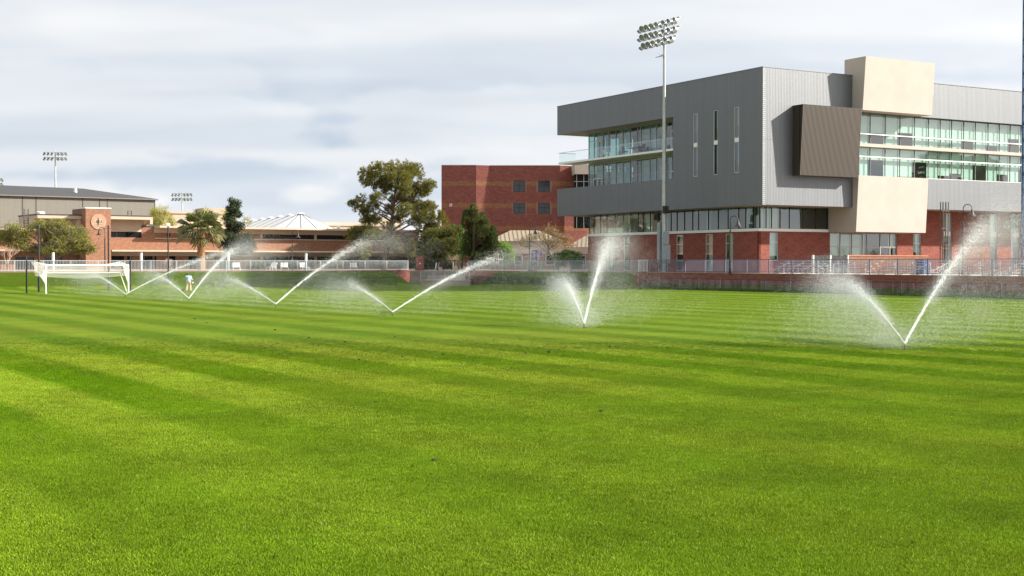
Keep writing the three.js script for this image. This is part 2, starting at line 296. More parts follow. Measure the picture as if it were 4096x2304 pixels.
// ---------------------------------------------------------------- fences
function fence(name, label, P0, P1, o) {
  const d = new THREE.Vector3().subVectors(P1, P0), len = d.length(), g = thing(name, label, 'fence', P0, Math.atan2(-d.z, d.x), o.group);
  const n = Math.max(1, Math.round(len / o.step)), st = len / n, ps = o.post ?? 0.075;
  const postG = BX(-ps / 2, ps / 2, -0.12, o.h + (o.cap ?? 0.0), -ps / 2, ps / 2);
  for (let k = 0; k <= n; k++) part('post', postG, o.mat, g).position.x = k * st;
  part('top_rail', BX(ps / 2, len - ps / 2, o.h - 0.055, o.h - 0.005, -0.022, 0.022), o.mat, g);
  part('bottom_rail', BX(ps / 2, len - ps / 2, 0.09, 0.13, -0.02, 0.02), o.mat, g);
  const gap = o.gap ?? 0.155, w = (o.w ?? 0.03) / 2, b = new Geo();
  for (let x = ps / 2 + gap * 0.6; x < st - ps / 2 - w; x += gap) b.box(x - w, x + w, 0.13, o.h - 0.055, -0.014, 0.014);
  const bayG = b.done();
  for (let k = 0; k < n; k++) { const m = part('picket_bay', bayG, o.picketMat ?? o.mat, g); m.position.x = k * st; m.userData.kind = 'stuff'; }
  return g;
}
fence('railing_fence', 'long pale steel picket fence on top of the bank behind the goal', FB.pt(-64, PLAZA + 0.05, -53.65), FB.pt(-11.4, PLAZA + 0.05, -53.65), { h: 1.2, step: 2.85, mat: M.fenceLight });
fence('railing_fence', 'blue-grey picket fence on the bank beside the brick gate pillar', FB.pt(-5.1, PLAZA + 0.03, -49.5), FB.pt(-5.1, PLAZA + 0.03, -11.3), { h: 1.2, step: 3.05, mat: M.steelBlue });
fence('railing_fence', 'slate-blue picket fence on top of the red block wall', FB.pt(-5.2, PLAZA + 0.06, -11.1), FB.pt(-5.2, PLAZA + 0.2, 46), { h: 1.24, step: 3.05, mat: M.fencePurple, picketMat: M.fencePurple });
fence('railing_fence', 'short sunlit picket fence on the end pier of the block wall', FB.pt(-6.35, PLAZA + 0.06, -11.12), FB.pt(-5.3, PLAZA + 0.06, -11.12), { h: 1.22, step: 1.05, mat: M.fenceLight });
const toe = (X, Z) => { const v = FB.pt(X, 0, Z); v.y = bankHeight(v.x, v.z); return v; };
fence('low_fence', 'low dark fence at the foot of the left bank', toe(-41.5, -43.0), toe(-18.0, -43.0), { h: 1.0, step: 2.95, mat: M.fenceDark, w: 0.015, gap: 0.14 });
fence('low_fence', 'low dark fence at the foot of the bank right of the steps', toe(-7.9, -44.7), toe(-7.9, -14.8), { h: 1.07, step: 3.0, mat: M.fenceDark, w: 0.015, gap: 0.14 });
fence('low_fence', 'low dark fence in front of the red block wall', toe(-7.7, -9.0), toe(-7.7, 46), { h: 1.09, step: 3.05, mat: M.fenceDark, w: 0.015, gap: 0.14, cap: 0.06 });
// ---------------------------------------------------------------- block walls
function blockWall(name, label, P0, P1, y0, y1, th, o = {}) {
  const d = new THREE.Vector3().subVectors(P1, P0); d.y = 0; const len = d.length(), g = thing(name, label, 'wall', new THREE.Vector3(P0.x, 0, P0.z), Math.atan2(-d.z, d.x), o.group);
  part('mortar_core', BX(0.006, len - 0.006, y0, y1 - 0.05, -th + 0.006, -0.006), M.mortar, g);
  const bw = o.bw ?? 0.42, bh = o.bh ?? 0.205, rows = Math.max(1, Math.floor((y1 - y0 - 0.05) / bh + 0.01)), r = rng(o.seed ?? 1), list = [], top = y1 - 0.05;
  for (let k = 0; k < rows; k++) for (let x = -(k % 2) * bw / 2; x < len - 0.02; x += bw) { const a = Math.max(0, x), b = Math.min(len, x + bw); if (b - a > 0.04) list.push([a + 0.005, b - 0.005, top - (k + 1) * bh + 0.005, top - k * bh - 0.005, Math.floor(r() * 4), r() * 0.004]); }
  const near = o.nearEnd === 0 ? 0 : len; list.sort((a, b) => Math.abs(a[0] - near) - Math.abs(b[0] - near));
  const cache = new Map(), rest = [new Geo(), new Geo(), new Geo(), new Geo()];
  list.forEach(([a, b, c, e, k, dz], i) => {
    if (i < 300) { const w = b - a, key = w.toFixed(2); if (!cache.has(key)) cache.set(key, BX(0, w, 0, bh - 0.01, -th, 0)); const m = part('block', cache.get(key), M.block[k], g); m.position.set(a, c, dz); } else rest[k].box(a, b, c, e, -th + dz, dz);
  });
  rest.forEach((q, k) => { if (q.i.length) { const m = part('block_courses', q.done(), M.block[k], g); m.userData.kind = 'stuff'; } });
  part('coping', BX(-0.02, len + 0.02, y1 - 0.05, y1, -th - 0.02, 0.03), o.coping ?? M.block[1], g);
  return g;
}
blockWall('block_wall', 'long red block retaining wall below the slate-blue fence', FB.pt(-5.36, 0, -11), FB.pt(-5.36, 0, 47), 0.4, PLAZA + 0.06, 0.3, { seed: 3, coping: M.concrete });
blockWall('block_wall', 'short sunlit end pier of the red block wall', FB.pt(-6.6, 0, -11.0), FB.pt(-5.38, 0, -11.0), 0.25, PLAZA + 0.06, 0.26, { seed: 4 });
blockWall('block_wall', 'red block wall beside the right gate pillar', FB.pt(-5.36, 0, -49.9), FB.pt(-5.36, 0, -36), -0.1, PLAZA + 0.04, 0.3, { seed: 5 });
blockWall('block_wall', 'red block wall end below the pale fence left of the gate', FB.pt(-19.5, 0, -53.52), FB.pt(-11.2, 0, -53.52), 0.2, PLAZA + 0.04, 0.28, { seed: 6 });
{ // edging under the left fence
  const g = single('edging', BX(0, 45, 1.3, PLAZA + 0.03, -0.25, 0), M.earth, 'brown earth edging strip under the long pale fence', 'edging', null, 'structure'); const p = FB.pt(-64.6, 0, -53.3); g.position.copy(p); g.rotation.y = FB.t;
}
// gate pillars, gates, landing and steps
const pillarSpots = [[-11.85, -168.6, 'left'], [-5.75, -167.4, 'right']];
pillarSpots.forEach(([x, z, side], n) => {
  const g = thing('gate_pillar', `red block gate pillar on the ${side} of the gates`, 'pillar', [x, 0, z], 0.1, 'gate pillars'), y0 = n ? 0.0 : 0.3, y1 = 3.42, w = 1.02, bh = 0.3;
  part('mortar_core', BX(-w / 2 + 0.01, w / 2 - 0.01, y0, y1, -w / 2 + 0.01, w / 2 - 0.01), M.mortar, g);
  const rows = Math.floor((y1 - y0) / bh), r = rng(60 + n);
  for (let k = 0; k < rows; k++) {
    const cut = k % 2 ? 0.24 : 0.74, y = y1 - (k + 1) * bh;
    for (const [a, b] of [[-w / 2, -w / 2 + cut * w], [-w / 2 + cut * w, w / 2]]) part('block', BX(a + 0.008, b - 0.008, y + 0.008, y + bh - 0.008, -w / 2, w / 2), M.block[Math.floor(r() * 4)], g);
  }
  part('cap', BX(-w / 2 - 0.03, w / 2 + 0.03, y1, y1 + 0.07, -w / 2 - 0.03, w / 2 + 0.03), M.block[1], g);
  part('wall_lamp', new THREE.CylinderGeometry(0.1, 0.1, 0.05, 16).rotateX(Math.PI / 2).translate(0, 2.55, w / 2 + 0.025), M.plastic, g);
});
fence('entry_gate', 'dark barred double gate between the two brick gate pillars', new THREE.Vector3(-11.3, PLAZA + 0.02, -168.5), new THREE.Vector3(-6.3, PLAZA + 0.02, -167.6), { h: 1.3, step: 2.5, mat: M.fenceDark, gap: 0.2, w: 0.03, post: 0.11 });
fence('entry_gate', 'small dark barred side gate left of the gate pillars', new THREE.Vector3(-13.3, PLAZA + 0.02, -168.7), new THREE.Vector3(-12.4, PLAZA + 0.02, -168.7), { h: 1.3, step: 0.9, mat: M.fenceDark, gap: 0.16, w: 0.03 });
single('concrete_wall', new Geo().box(-10.6, -5.0, -0.3, 0.55, -152.5, -152.2).box(-10.75, -4.9, 0.55, 0.63, -152.55, -152.1).done(), M.concrete, 'stained low concrete wall below the steps', 'wall');
single('landing', BX(-10.6, -5.0, -0.3, 0.53, -164, -152.52), M.concrete, 'concrete landing at the foot of the steps', 'landing', null, 'structure');
{
  const g = thing('steps', 'concrete steps climbing to the barred gates', 'steps', [0, 0, 0]);
  for (let k = 0; k < 6; k++) part('step', BX(-10.6, -5.9, 0.53 + (k ? k * 0.19 : 0), 0.72 + k * 0.19, -167.4, -163.6 - k * 0.42), M.concrete, g);
  for (const x of [-9.6, -7.4]) part('handrail', new Geo().path([[x, 0.53, -163.2], [x, 1.5, -163.3], [x, 2.65, -166.2], [x, 2.65, -167.0], [x, 1.7, -167.05]], 0.03, 6).done(), M.steelBlue, g);
}
fence('railing_fence', 'lower blue-grey fence on the concrete wall in front of the gates', new THREE.Vector3(-10.6, 0.6, -152.35), new THREE.Vector3(-5.0, 0.6, -152.35), { h: 1.05, step: 1.4, mat: M.steelBlue });
// ---------------------------------------------------------------- large grey academic building
const paneRng = rng(77);
// glazing on a plane: side 'L' faces -X at X = c0 (u runs along Z), side 'R' faces +Z at Z = c0 (u runs along X)
function glazing(parent, side, c0, us, ys, o = {}) {
  const bx = (g, u0, u1, y0, y1, d0, d1) => side === 'L' ? g.box(c0 - d1, c0 - d0, y0, y1, u0, u1) : g.box(u0, u1, y0, y1, c0 + d0, c0 + d1);
  const w = (o.w ?? 0.06) / 2, fr = new Geo(), U = us.length - 1, Y = ys.length - 1;
  us.forEach((u, k) => bx(fr, u - w, u + w, ys[0], ys[Y], -0.06, 0.05));
  ys.forEach((y) => { for (let k = 0; k < U; k++) bx(fr, us[k] + w, us[k + 1] - w, y - w * 0.9, y + w * 0.9, -0.05, 0.04); });
  const win = part(o.name ?? 'window', fr.done(), o.frame ?? M.mullion, parent, o.label);
  for (let i = 0; i < U; i++) for (let j = 0; j < Y; j++) {
    const a = us[i] + w, b = us[i + 1] - w, c = ys[j] + w * 0.9, e = ys[j + 1] - w * 0.9, t = () => (paneRng() - 0.5) * 0.012 - 0.012, q = [t(), t(), t()], q3 = q[0] + q[2] - q[1];
    const pt = (u, y, d) => side === 'L' ? [c0 - d, y, u] : [u, y, c0 + d], g = new Geo();
    if (side === 'L') g.quad(pt(a, c, q[0]), pt(b, c, q[1]), pt(b, e, q[2]), pt(a, e, q3)); else g.quad(pt(a, c, q[0]), pt(b, c, q[1]), pt(b, e, q[2]), pt(a, e, q3));
    part('pane', g.done(), typeof o.pane === 'function' ? o.pane(i, j) : o.pane ?? M.glass, win);
  }
  if (o.blind) for (let i = 0; i < U; i++) {
    const f = o.blind(i); if (f <= 0.02) continue;
    const hi = ys[Y] - 0.05, lo = lerp(hi, ys[0] + 0.05, f), g = new Geo(); bx(g, us[i] + w + 0.04, us[i + 1] - w - 0.04, lo, hi, -0.32, -0.3);
    part('blind', g.done(), M.blind, win);
  }
  return win;
}
const mainB = thing('academic_building', 'large grey metal and red brick building with cream boxes', 'building', FB.pt(0, 0, 0), FB.t);
{
  const g = mainB, leftTurn = (geo) => geo.rotateY(-Math.PI / 2);   // XY wall -> plane X = 0 with u = -Z... outer face towards -X
  // shaded side: wall outline in (Z, y); outer face at X = 0
  const out = [[0, 8.16], [0, 21.1], [-36.57, 21.1], [-36.57, 17.75], [-13.96, 17.75], [-13.96, 11.38], [-36.57, 11.38], [-36.57, 8.16]].reverse();
  const slots = [[-10.58, -9.9], [-7.34, -6.68], [-4.16, -3.46]];
  part('metal_cladding', leftTurn(wallGeo(out, slots.map(([a, b]) => [a, b, 11.36, 17.72]), 0.35)), M.clad, g, 'dark ribbed metal wall in shade');
  part('metal_cladding', wallGeo(rectPts(0.352, 11.55, 8.16, 21.1), [], 0.35), M.clad, g, 'sunlit pale ribbed metal wall');
  part('metal_cladding', wallGeo(rectPts(11.552, 62, 17.57, 21.06), [], 0.35), M.clad, g);
  part('metal_cladding', wallGeo(rectPts(11.552, 62, 8.16, 11.28), [], 0.35), M.clad, g);
  part('parapet_cap', new Geo().box(-0.03, 0.4, 21.1, 21.17, -36.6, 0.03).box(0.4, 62, 21.1, 21.17, -0.4, 0.03).done(), M.clad, g);
  part('seam_flashing', new Geo().box(-0.012, 0, 14.34, 14.38, -13.9, -10.7).box(-0.012, 0, 14.34, 14.38, -9.8, -7.45).box(-0.012, 0, 14.34, 14.38, -6.6, -4.25).box(-0.012, 0, 14.34, 14.38, -3.4, -0.02).box(0.02, 3.6, 14.34, 14.38, 0, 0.012).done(), M.clad, g);
  part('corner_trim', BX(-0.015, 0.03, 8.16, 21.1, 0, 0.015), mat(0.22, 0.23, 0.24, 0.5, 0.6), g);
  // soffits, floors, roof
  const wing = (y0, y1, x0 = 0.352, z1 = -0.352, zEnd = -36.5) => new Geo().box(x0, 19, y0, y1, zEnd, z1).box(19, 61.9, y0, y1, -16, z1).done();   // L-shaped plan; unseen depth of the left wing set to shade the gate wall
  part('soffit', wing(8.17, 8.5), M.soffit, g);
  part('soffit', wing(17.76, 18.0), M.soffit, g);
  part('roof', wing(20.3, 20.6), M.concrete, g);
  part('rear_wall', new Geo().box(19.002, 19.3, 1.6, 21.1, -36.57, -16.002).box(19.302, 62, 1.6, 21.1, -16.3, -16.002).box(61.902, 62.2, 1.6, 21.0, -16, -0.36).done(), M.clad, g);
  part('end_wall', BX(0.352, 19, 18.002, 21.1, -36.57, -36.502), M.clad, g); part('end_wall', BX(0.352, 19, 8.502, 11.38, -36.57, -36.502), M.clad, g); part('end_wall', BX(8.4, 19, 5.76, 8.16, -33.5, -33.3), M.clad, g);
  part('floor_slab', wing(14.1, 14.45, 2.52, -0.75, -33.6), M.inner, g);
  part('floor_slab', wing(9.9, 10.2, 0.36, -0.75, -36.2), M.inner, g);
  part('floor_slab', wing(5.76, 6.0, 2.82, -3.72, -33.2), M.inner, g);
  part('core', new Geo().box(8.4, 18.9, 1.7, 20.2, -33, -8.6).box(18.9, 60, 1.7, 20.2, -15.9, -8.6).done(), M.inner, g);
  for (const z of [-27.5, -20.4, -12.5, -6.2]) part('column', new THREE.CylinderGeometry(0.28, 0.28, 4, 14).translate(3.6, 8, z), M.blind, g);
  // terrace
  part('terrace_slab', BX(0.02, 2.45, 14.28, 14.5, -36.35, -13.98), M.white, g);
  { const rail = part('terrace_railing', new Geo().box(0.03, 0.09, 15.58, 15.63, -36.3, -14).box(0.1, 2.4, 15.58, 15.63, -36.3, -36.24).done(), M.alu, g);
    for (let k = 0; k < 15; k++) { const z0 = -36.25 + k * 1.485; part('railing_pane', BX(0.05, 0.07, 14.52, 15.57, z0 + 0.012, z0 + 1.473), M.clear, rail); }
    for (let k = 0; k < 2; k++) part('railing_pane', BX(0.13 + k * 1.15, 1.25 + k * 1.15, 14.52, 15.57, -36.28, -36.26), M.clear, rail); }
  const zs = [-33.55, -32.42, -30.56, -29.42, -27.96, -26.58, -25.16, -23.77, -23.1, -21.44, -20.24, -19.15, -18.43, -17.36, -15.9, -14.4];
  const br = rng(9), blind = () => (br() < 0.3 ? 0 : br() < 0.6 ? 1 : 0.25 + 0.7 * br());
  glazing(g, 'L', 2.5, zs, [14.5, 16.82, 17.74], { pane: M.glassBlue, blind, w: 0.07 });
  glazing(g, 'L', 2.5, zs, [10.2, 12.44, 13.34, 14.08], { pane: M.glassBlue, blind, w: 0.07 });
  { const e = new Geo(); e.box(2.5, 8.4, 10.2, 17.74, -33.62, -33.6); part('end_glass', e.done(), M.glass, g); }
  for (const [z, y] of [[-31.5, 14.5], [-31.5, 10.2], [-16.6, 14.5], [-16.6, 10.2]]) {   // terrace doors
    const d = part('door', new Geo().box(2.39, 2.44, y, y + 2.15, z - 0.92, z - 0.84).box(2.39, 2.44, y, y + 2.15, z - 0.04, z + 0.04).box(2.39, 2.44, y, y + 2.15, z + 0.84, z + 0.92).box(2.39, 2.44, y + 2.15, y + 2.25, z - 0.92, z + 0.92).done(), M.alu, g);
    part('handle', new Geo().box(2.35, 2.38, y + 0.9, y + 1.2, z - 0.1, z - 0.07).box(2.35, 2.38, y + 0.9, y + 1.2, z + 0.07, z + 0.1).done(), M.alu, d);
  }
  for (const [a, b] of slots) {
    glazing(g, 'L', 0.06, [a + 0.02, b - 0.02], [11.4, 14.34], { pane: M.glassBlue, w: 0.05, blind: () => 0.75, frame: M.alu });  // part-drawn blinds added to give the slots their pale sky reflection
    glazing(g, 'L', 0.06, [a + 0.02, b - 0.02], [14.76, 17.7], { pane: M.glassBlue, w: 0.05, blind: () => 0.6, frame: M.alu });
    part('spandrel', BX(0.01, 0.05, 14.37, 14.73, a + 0.02, b - 0.02), M.white, g);
  }
  part('slot_back', BX(0.9, 1.0, 11, 18, -13, -0.6), M.inner, g);
  // brick base, shaded side (plane X = 2.5) and sunlit side (plane Z = -3.4)
  const wl = [[-29.76, -28.54], [-26.45, -25.28], [-19.97, -18.66], [-16.71, -15.49], [-11.75, -10.53], [-8.53, -7.32]];
  const baseL = leftTurn(wallGeo(rectPts(-33.74, -3.4, 1.6, 5.75), wl.map(([a, b]) => [a, b, 1.75, 5.6]), 0.25)).translate(2.5, 0, 0);
  part('brick_base', baseL, M.brickA, g);
  wl.forEach(([a, b], k) => glazing(g, 'L', 2.6, [a + 0.03, b - 0.03], [1.8, 2.9, 4.6, 5.57], { pane: M.glass, w: 0.07, frame: M.alu, blind: () => [0.9, 0.2, 0.3, 0.55, 1, 1][k] }));
  const wr = [[3.87, 5.01, 2.85, 5.62], [11.8, 21.25, 1.8, 5.68], [23.61, 24.79, 1.8, 5.72], [28.22, 29.42, 1.8, 8.0], [35.49, 36.64, 1.8, 8.0], [39.24, 40.4, 1.8, 8.0], [45, 46.2, 1.8, 8.0]];
  part('brick_base', wallGeo([[2.752, 1.6], [62, 1.6], [62, 8.16], [21.3, 8.16], [21.3, 5.75], [2.752, 5.75]], wr, 0.25).translate(0, 0, -3.4), M.brickA, g);
  part('brick_base', BX(2.5, 2.75, 1.6, 5.75, -3.65, -3.4), M.brickA, g);
  glazing(g, 'R', -3.52, [3.9, 4.98], [2.9, 4.7, 5.6], { w: 0.07, frame: M.alu, blind: () => 1 });
  glazing(g, 'R', -3.52, [11.83, 13.3, 14.9, 16.4, 17.0, 18.9, 20.3, 21.22], [1.82, 4.3, 5.66], { w: 0.08, frame: M.mullion, blind: (i) => [1, 0.9, 1, 0.95, 0, 0, 0.4][i] });
  for (const [a, b, lo, hi] of wr.slice(2)) glazing(g, 'R', -3.52, [a + 0.03, b - 0.03], hi > 6 ? [lo + 0.03, 4.6, 5.55, 6.0, hi - 0.03] : [lo + 0.03, 4.7, hi - 0.03], { w: 0.07, frame: M.alu, blind: () => 0.5, pane: (i, j) => (hi > 6 && j === 2 ? M.white : M.glass) });
  part('white_band', new Geo().box(2.38, 2.499, 5.752, 6.03, -33.8, -3.28).box(2.5, 11.5, 5.752, 6.03, -3.399, -3.28).box(2.5, 2.8, 5.753, 6.03, -33.74, -3.4).box(2.8, 11.5, 5.753, 6.03, -3.7, -3.4).done(), M.white, g);
  const zl = [-33.6, -32.63, -31.24, -29.96, -28.28, -26.63, -25.22, -23.73, -22.84, -21.49, -20.06, -19.03, -17.74, -16.68, -15.39, -14.01, -13.02, -11.39, -9.8, -8.24, -6.6, -5.53, -4.41, -3.4];
  glazing(g, 'L', 2.62, zl, [6.03, 8.16], { pane: M.glass, frame: M.darkMullion, w: 0.05, blind: (i) => (br() < 0.55 ? 0 : br() < 0.5 ? 1 : 0.3 * br()) });
  glazing(g, 'R', -3.52, [2.65, 3.5, 4.2, 5.3, 6.5, 8.3, 10.0, 11.5], [6.03, 8.16], { pane: M.glass, frame: M.darkMullion, w: 0.05, blind: (i) => [1, 1, 1, 0, 0, 0, 0][i] });
  { const e = new Geo(); e.box(2.7, 8.4, 6.03, 8.16, -33.62, -33.6); part('end_glass', e.done(), M.glass, g); }
  part('brick_base', BX(2.76, 18.9, 1.6, 5.75, -33.74, -33.52), M.brickA, g);
  part('alarm_bell', new THREE.SphereGeometry(0.16, 14, 10).scale(1, 1, 0.5).translate(6.1, 4.05, -3.36), mat(0.3, 0.02, 0.02, 0.5), g);
  // glazed front of the right wing
  const xs = [11.6, 12.99, 14.47, 16.56, 18.63, 20.7, 22.73, 24.47, 26.16, 27.98, 29.76, 31.73, 33.49, 35.21, 36.95, 38.8, 40.6, 42.4, 44.2];
  const bl = [1, 1, 0.62, 1, 0.55, 1, 1, 1, 1, 0.7, 1, 0.8, 1, 0.5, 1, 1, 0.6, 1];
  glazing(g, 'R', -0.6, xs, [14.56, 15.5, 17.6], { frame: M.thinMullion, w: 0.045, blind: (i) => bl[i] });
  glazing(g, 'R', -0.6, xs, [11.28, 13.25, 14.2], { frame: M.thinMullion, w: 0.045, blind: (i) => [0.9, 1, 0.4, 1, 0.95, 0.4, 1, 0.85, 0.75, 1, 0.4, 1, 0.7, 1, 0.5, 1, 1, 0.7][i] });
  part('floor_band', BX(11.6, 62, 14.22, 14.54, -0.7, -0.06), M.stucco, g);
  part('sun_shelf', BX(11.6, 62, 15.46, 15.55, -0.53, -0.3), M.white, g);
  part('sun_shelf', BX(11.6, 62, 13.21, 13.3, -0.53, -0.3), M.white, g);
  part('sill', BX(11.56, 62, 11.282, 11.33, -0.5, 0.02), M.white, g);
  // cream boxes with slightly tilted fronts
  const tilt = (x0, x1, y0, y1, zb, f0, f1) => new Geo().hexa([[x0, y0, f0], [x1, y0, f0], [x1, y0, zb], [x0, y0, zb], [x0, y1, f1], [x1, y1, f1], [x1, y1, zb], [x0, y1, zb]]).done();
  part('cream_box', tilt(11.56, 21.24, 5.72, 11.26, -3.39, 0.47, 0.8), M.stucco, g, 'cream stucco box hanging over the ground floor');
  part('cream_box', tilt(11.44, 21.0, 17.6, 22.78, -1.1, 1.4, 1.8), M.stucco, g, 'cream stucco box rising above the roof');
  // louvred screen box
  const sx0 = 3.72, sx1 = 11.25, sy0 = 11.0, sy1 = 17.7, fz = (y) => lerp(1.0, 1.4, (y - sy0) / (sy1 - sy0));
  part('screen_backing', new Geo().hexa([[sx0 + 0.1, sy0 + 0.1, 0.82], [sx1 - 0.1, sy0 + 0.1, 0.82], [sx1 - 0.1, sy0 + 0.1, 0.02], [sx0 + 0.1, sy0 + 0.1, 0.02], [sx0 + 0.1, sy1 - 0.1, 1.2], [sx1 - 0.1, sy1 - 0.1, 1.2], [sx1 - 0.1, sy1 - 0.1, 0.02], [sx0 + 0.1, sy1 - 0.1, 0.02]]).done(), M.slatBack, g);
  part('screen_frame', new Geo().hexa([[sx0, sy1 - 0.08, 0.01], [sx0, sy1 - 0.08, 1.33], [sx1, sy1 - 0.08, 1.33], [sx1, sy1 - 0.08, 0.01], [sx0, sy1, 0.01], [sx0, sy1, 1.33], [sx1, sy1, 1.33], [sx1, sy1, 0.01]]).box(sx0, sx1, sy0, sy0 + 0.07, 0.01, 0.9).bar([sx0 + 0.05, sy0, 0.93], [sx0 + 0.05, sy1, 1.33], 0.1).bar([sx1 - 0.05, sy0, 0.93], [sx1 - 0.05, sy1, 1.33], 0.1).done(), M.slat, g);
  const ns = 48, slatG = new Geo().bar([0, sy0, 1.02], [0, sy1, 1.42], 0.075, 0.1).done();
  for (let k = 0; k < ns; k++) part('slat', slatG, M.slat, g).position.x = sx0 + 0.04 + k * (sx1 - sx0 - 0.08) / (ns - 1);
  const sideG = new Geo().box(-0.02, 0.02, sy0 + 0.08, sy1 - 0.1, -0.035, 0.035).done();
  for (let k = 0; k < 7; k++) part('slat', sideG, M.slat, g).position.set(sx0, 0, 0.1 + k * 0.125);
}
// terrace furniture
function chair(name, label, pos, turn, m, group) {
  const g = thing(name, label, 'chair', pos, turn, group), s = 0.24;
  part('seat', BX(-s, s, 0.42, 0.5, -s, s), m, g); part('backrest', new Geo().hexa([[-s, 0.5, -s + 0.06], [s, 0.5, -s + 0.06], [s, 0.5, -s], [-s, 0.5, -s], [-s, 0.98, -s - 0.06], [s, 0.98, -s - 0.06], [s, 0.98, -s - 0.12], [-s, 0.98, -s - 0.12]]).done(), m, g);
  for (const [x, z] of [[-1, -1], [1, -1], [-1, 1], [1, 1]]) part('leg', new Geo().tube([x * 0.2, 0, z * 0.2], [x * 0.19, 0.42, z * 0.19], 0.016, 0.016, 6).done(), M.bronze, g);
  return g;
}
const terraceFabric = mat(0.09, 0.06, 0.13, 0.9);
chair('terrace_chair', 'purple terrace chair left of the terrace table', FB.pt(1.2, 14.5, -24.3), 2.1, terraceFabric);
chair('terrace_chair', 'purple terrace chair nearest the glass railing right of the table', FB.pt(0.8, 14.5, -20.6), 3.9, terraceFabric);
chair('terrace_chair', 'purple terrace chair behind the terrace table', FB.pt(1.9, 14.5, -22.2), 0.4, terraceFabric);
chair('terrace_chair', 'pale terrace chair by the terrace doors', FB.pt(1.3, 14.5, -29.3), 1.4, M.plastic);
chair('terrace_chair', 'pale terrace chair second from the terrace doors', FB.pt(1.5, 14.5, -28.4), 1.9, M.plastic);
{ const g = thing('terrace_table', 'dark table on the glass-railed terrace', 'table', FB.pt(1.2, 14.5, -22.6), FB.t); part('tabletop', BX(-0.45, 0.45, 0.72, 0.76, -0.9, 0.9), M.bronze, g); for (const [x, z] of [[-1, -1], [1, -1], [-1, 1], [1, 1]]) part('leg', new Geo().tube([x * 0.38, 0, z * 0.8], [x * 0.38, 0.72, z * 0.8], 0.025, 0.025, 6).done(), M.bronze, g); }
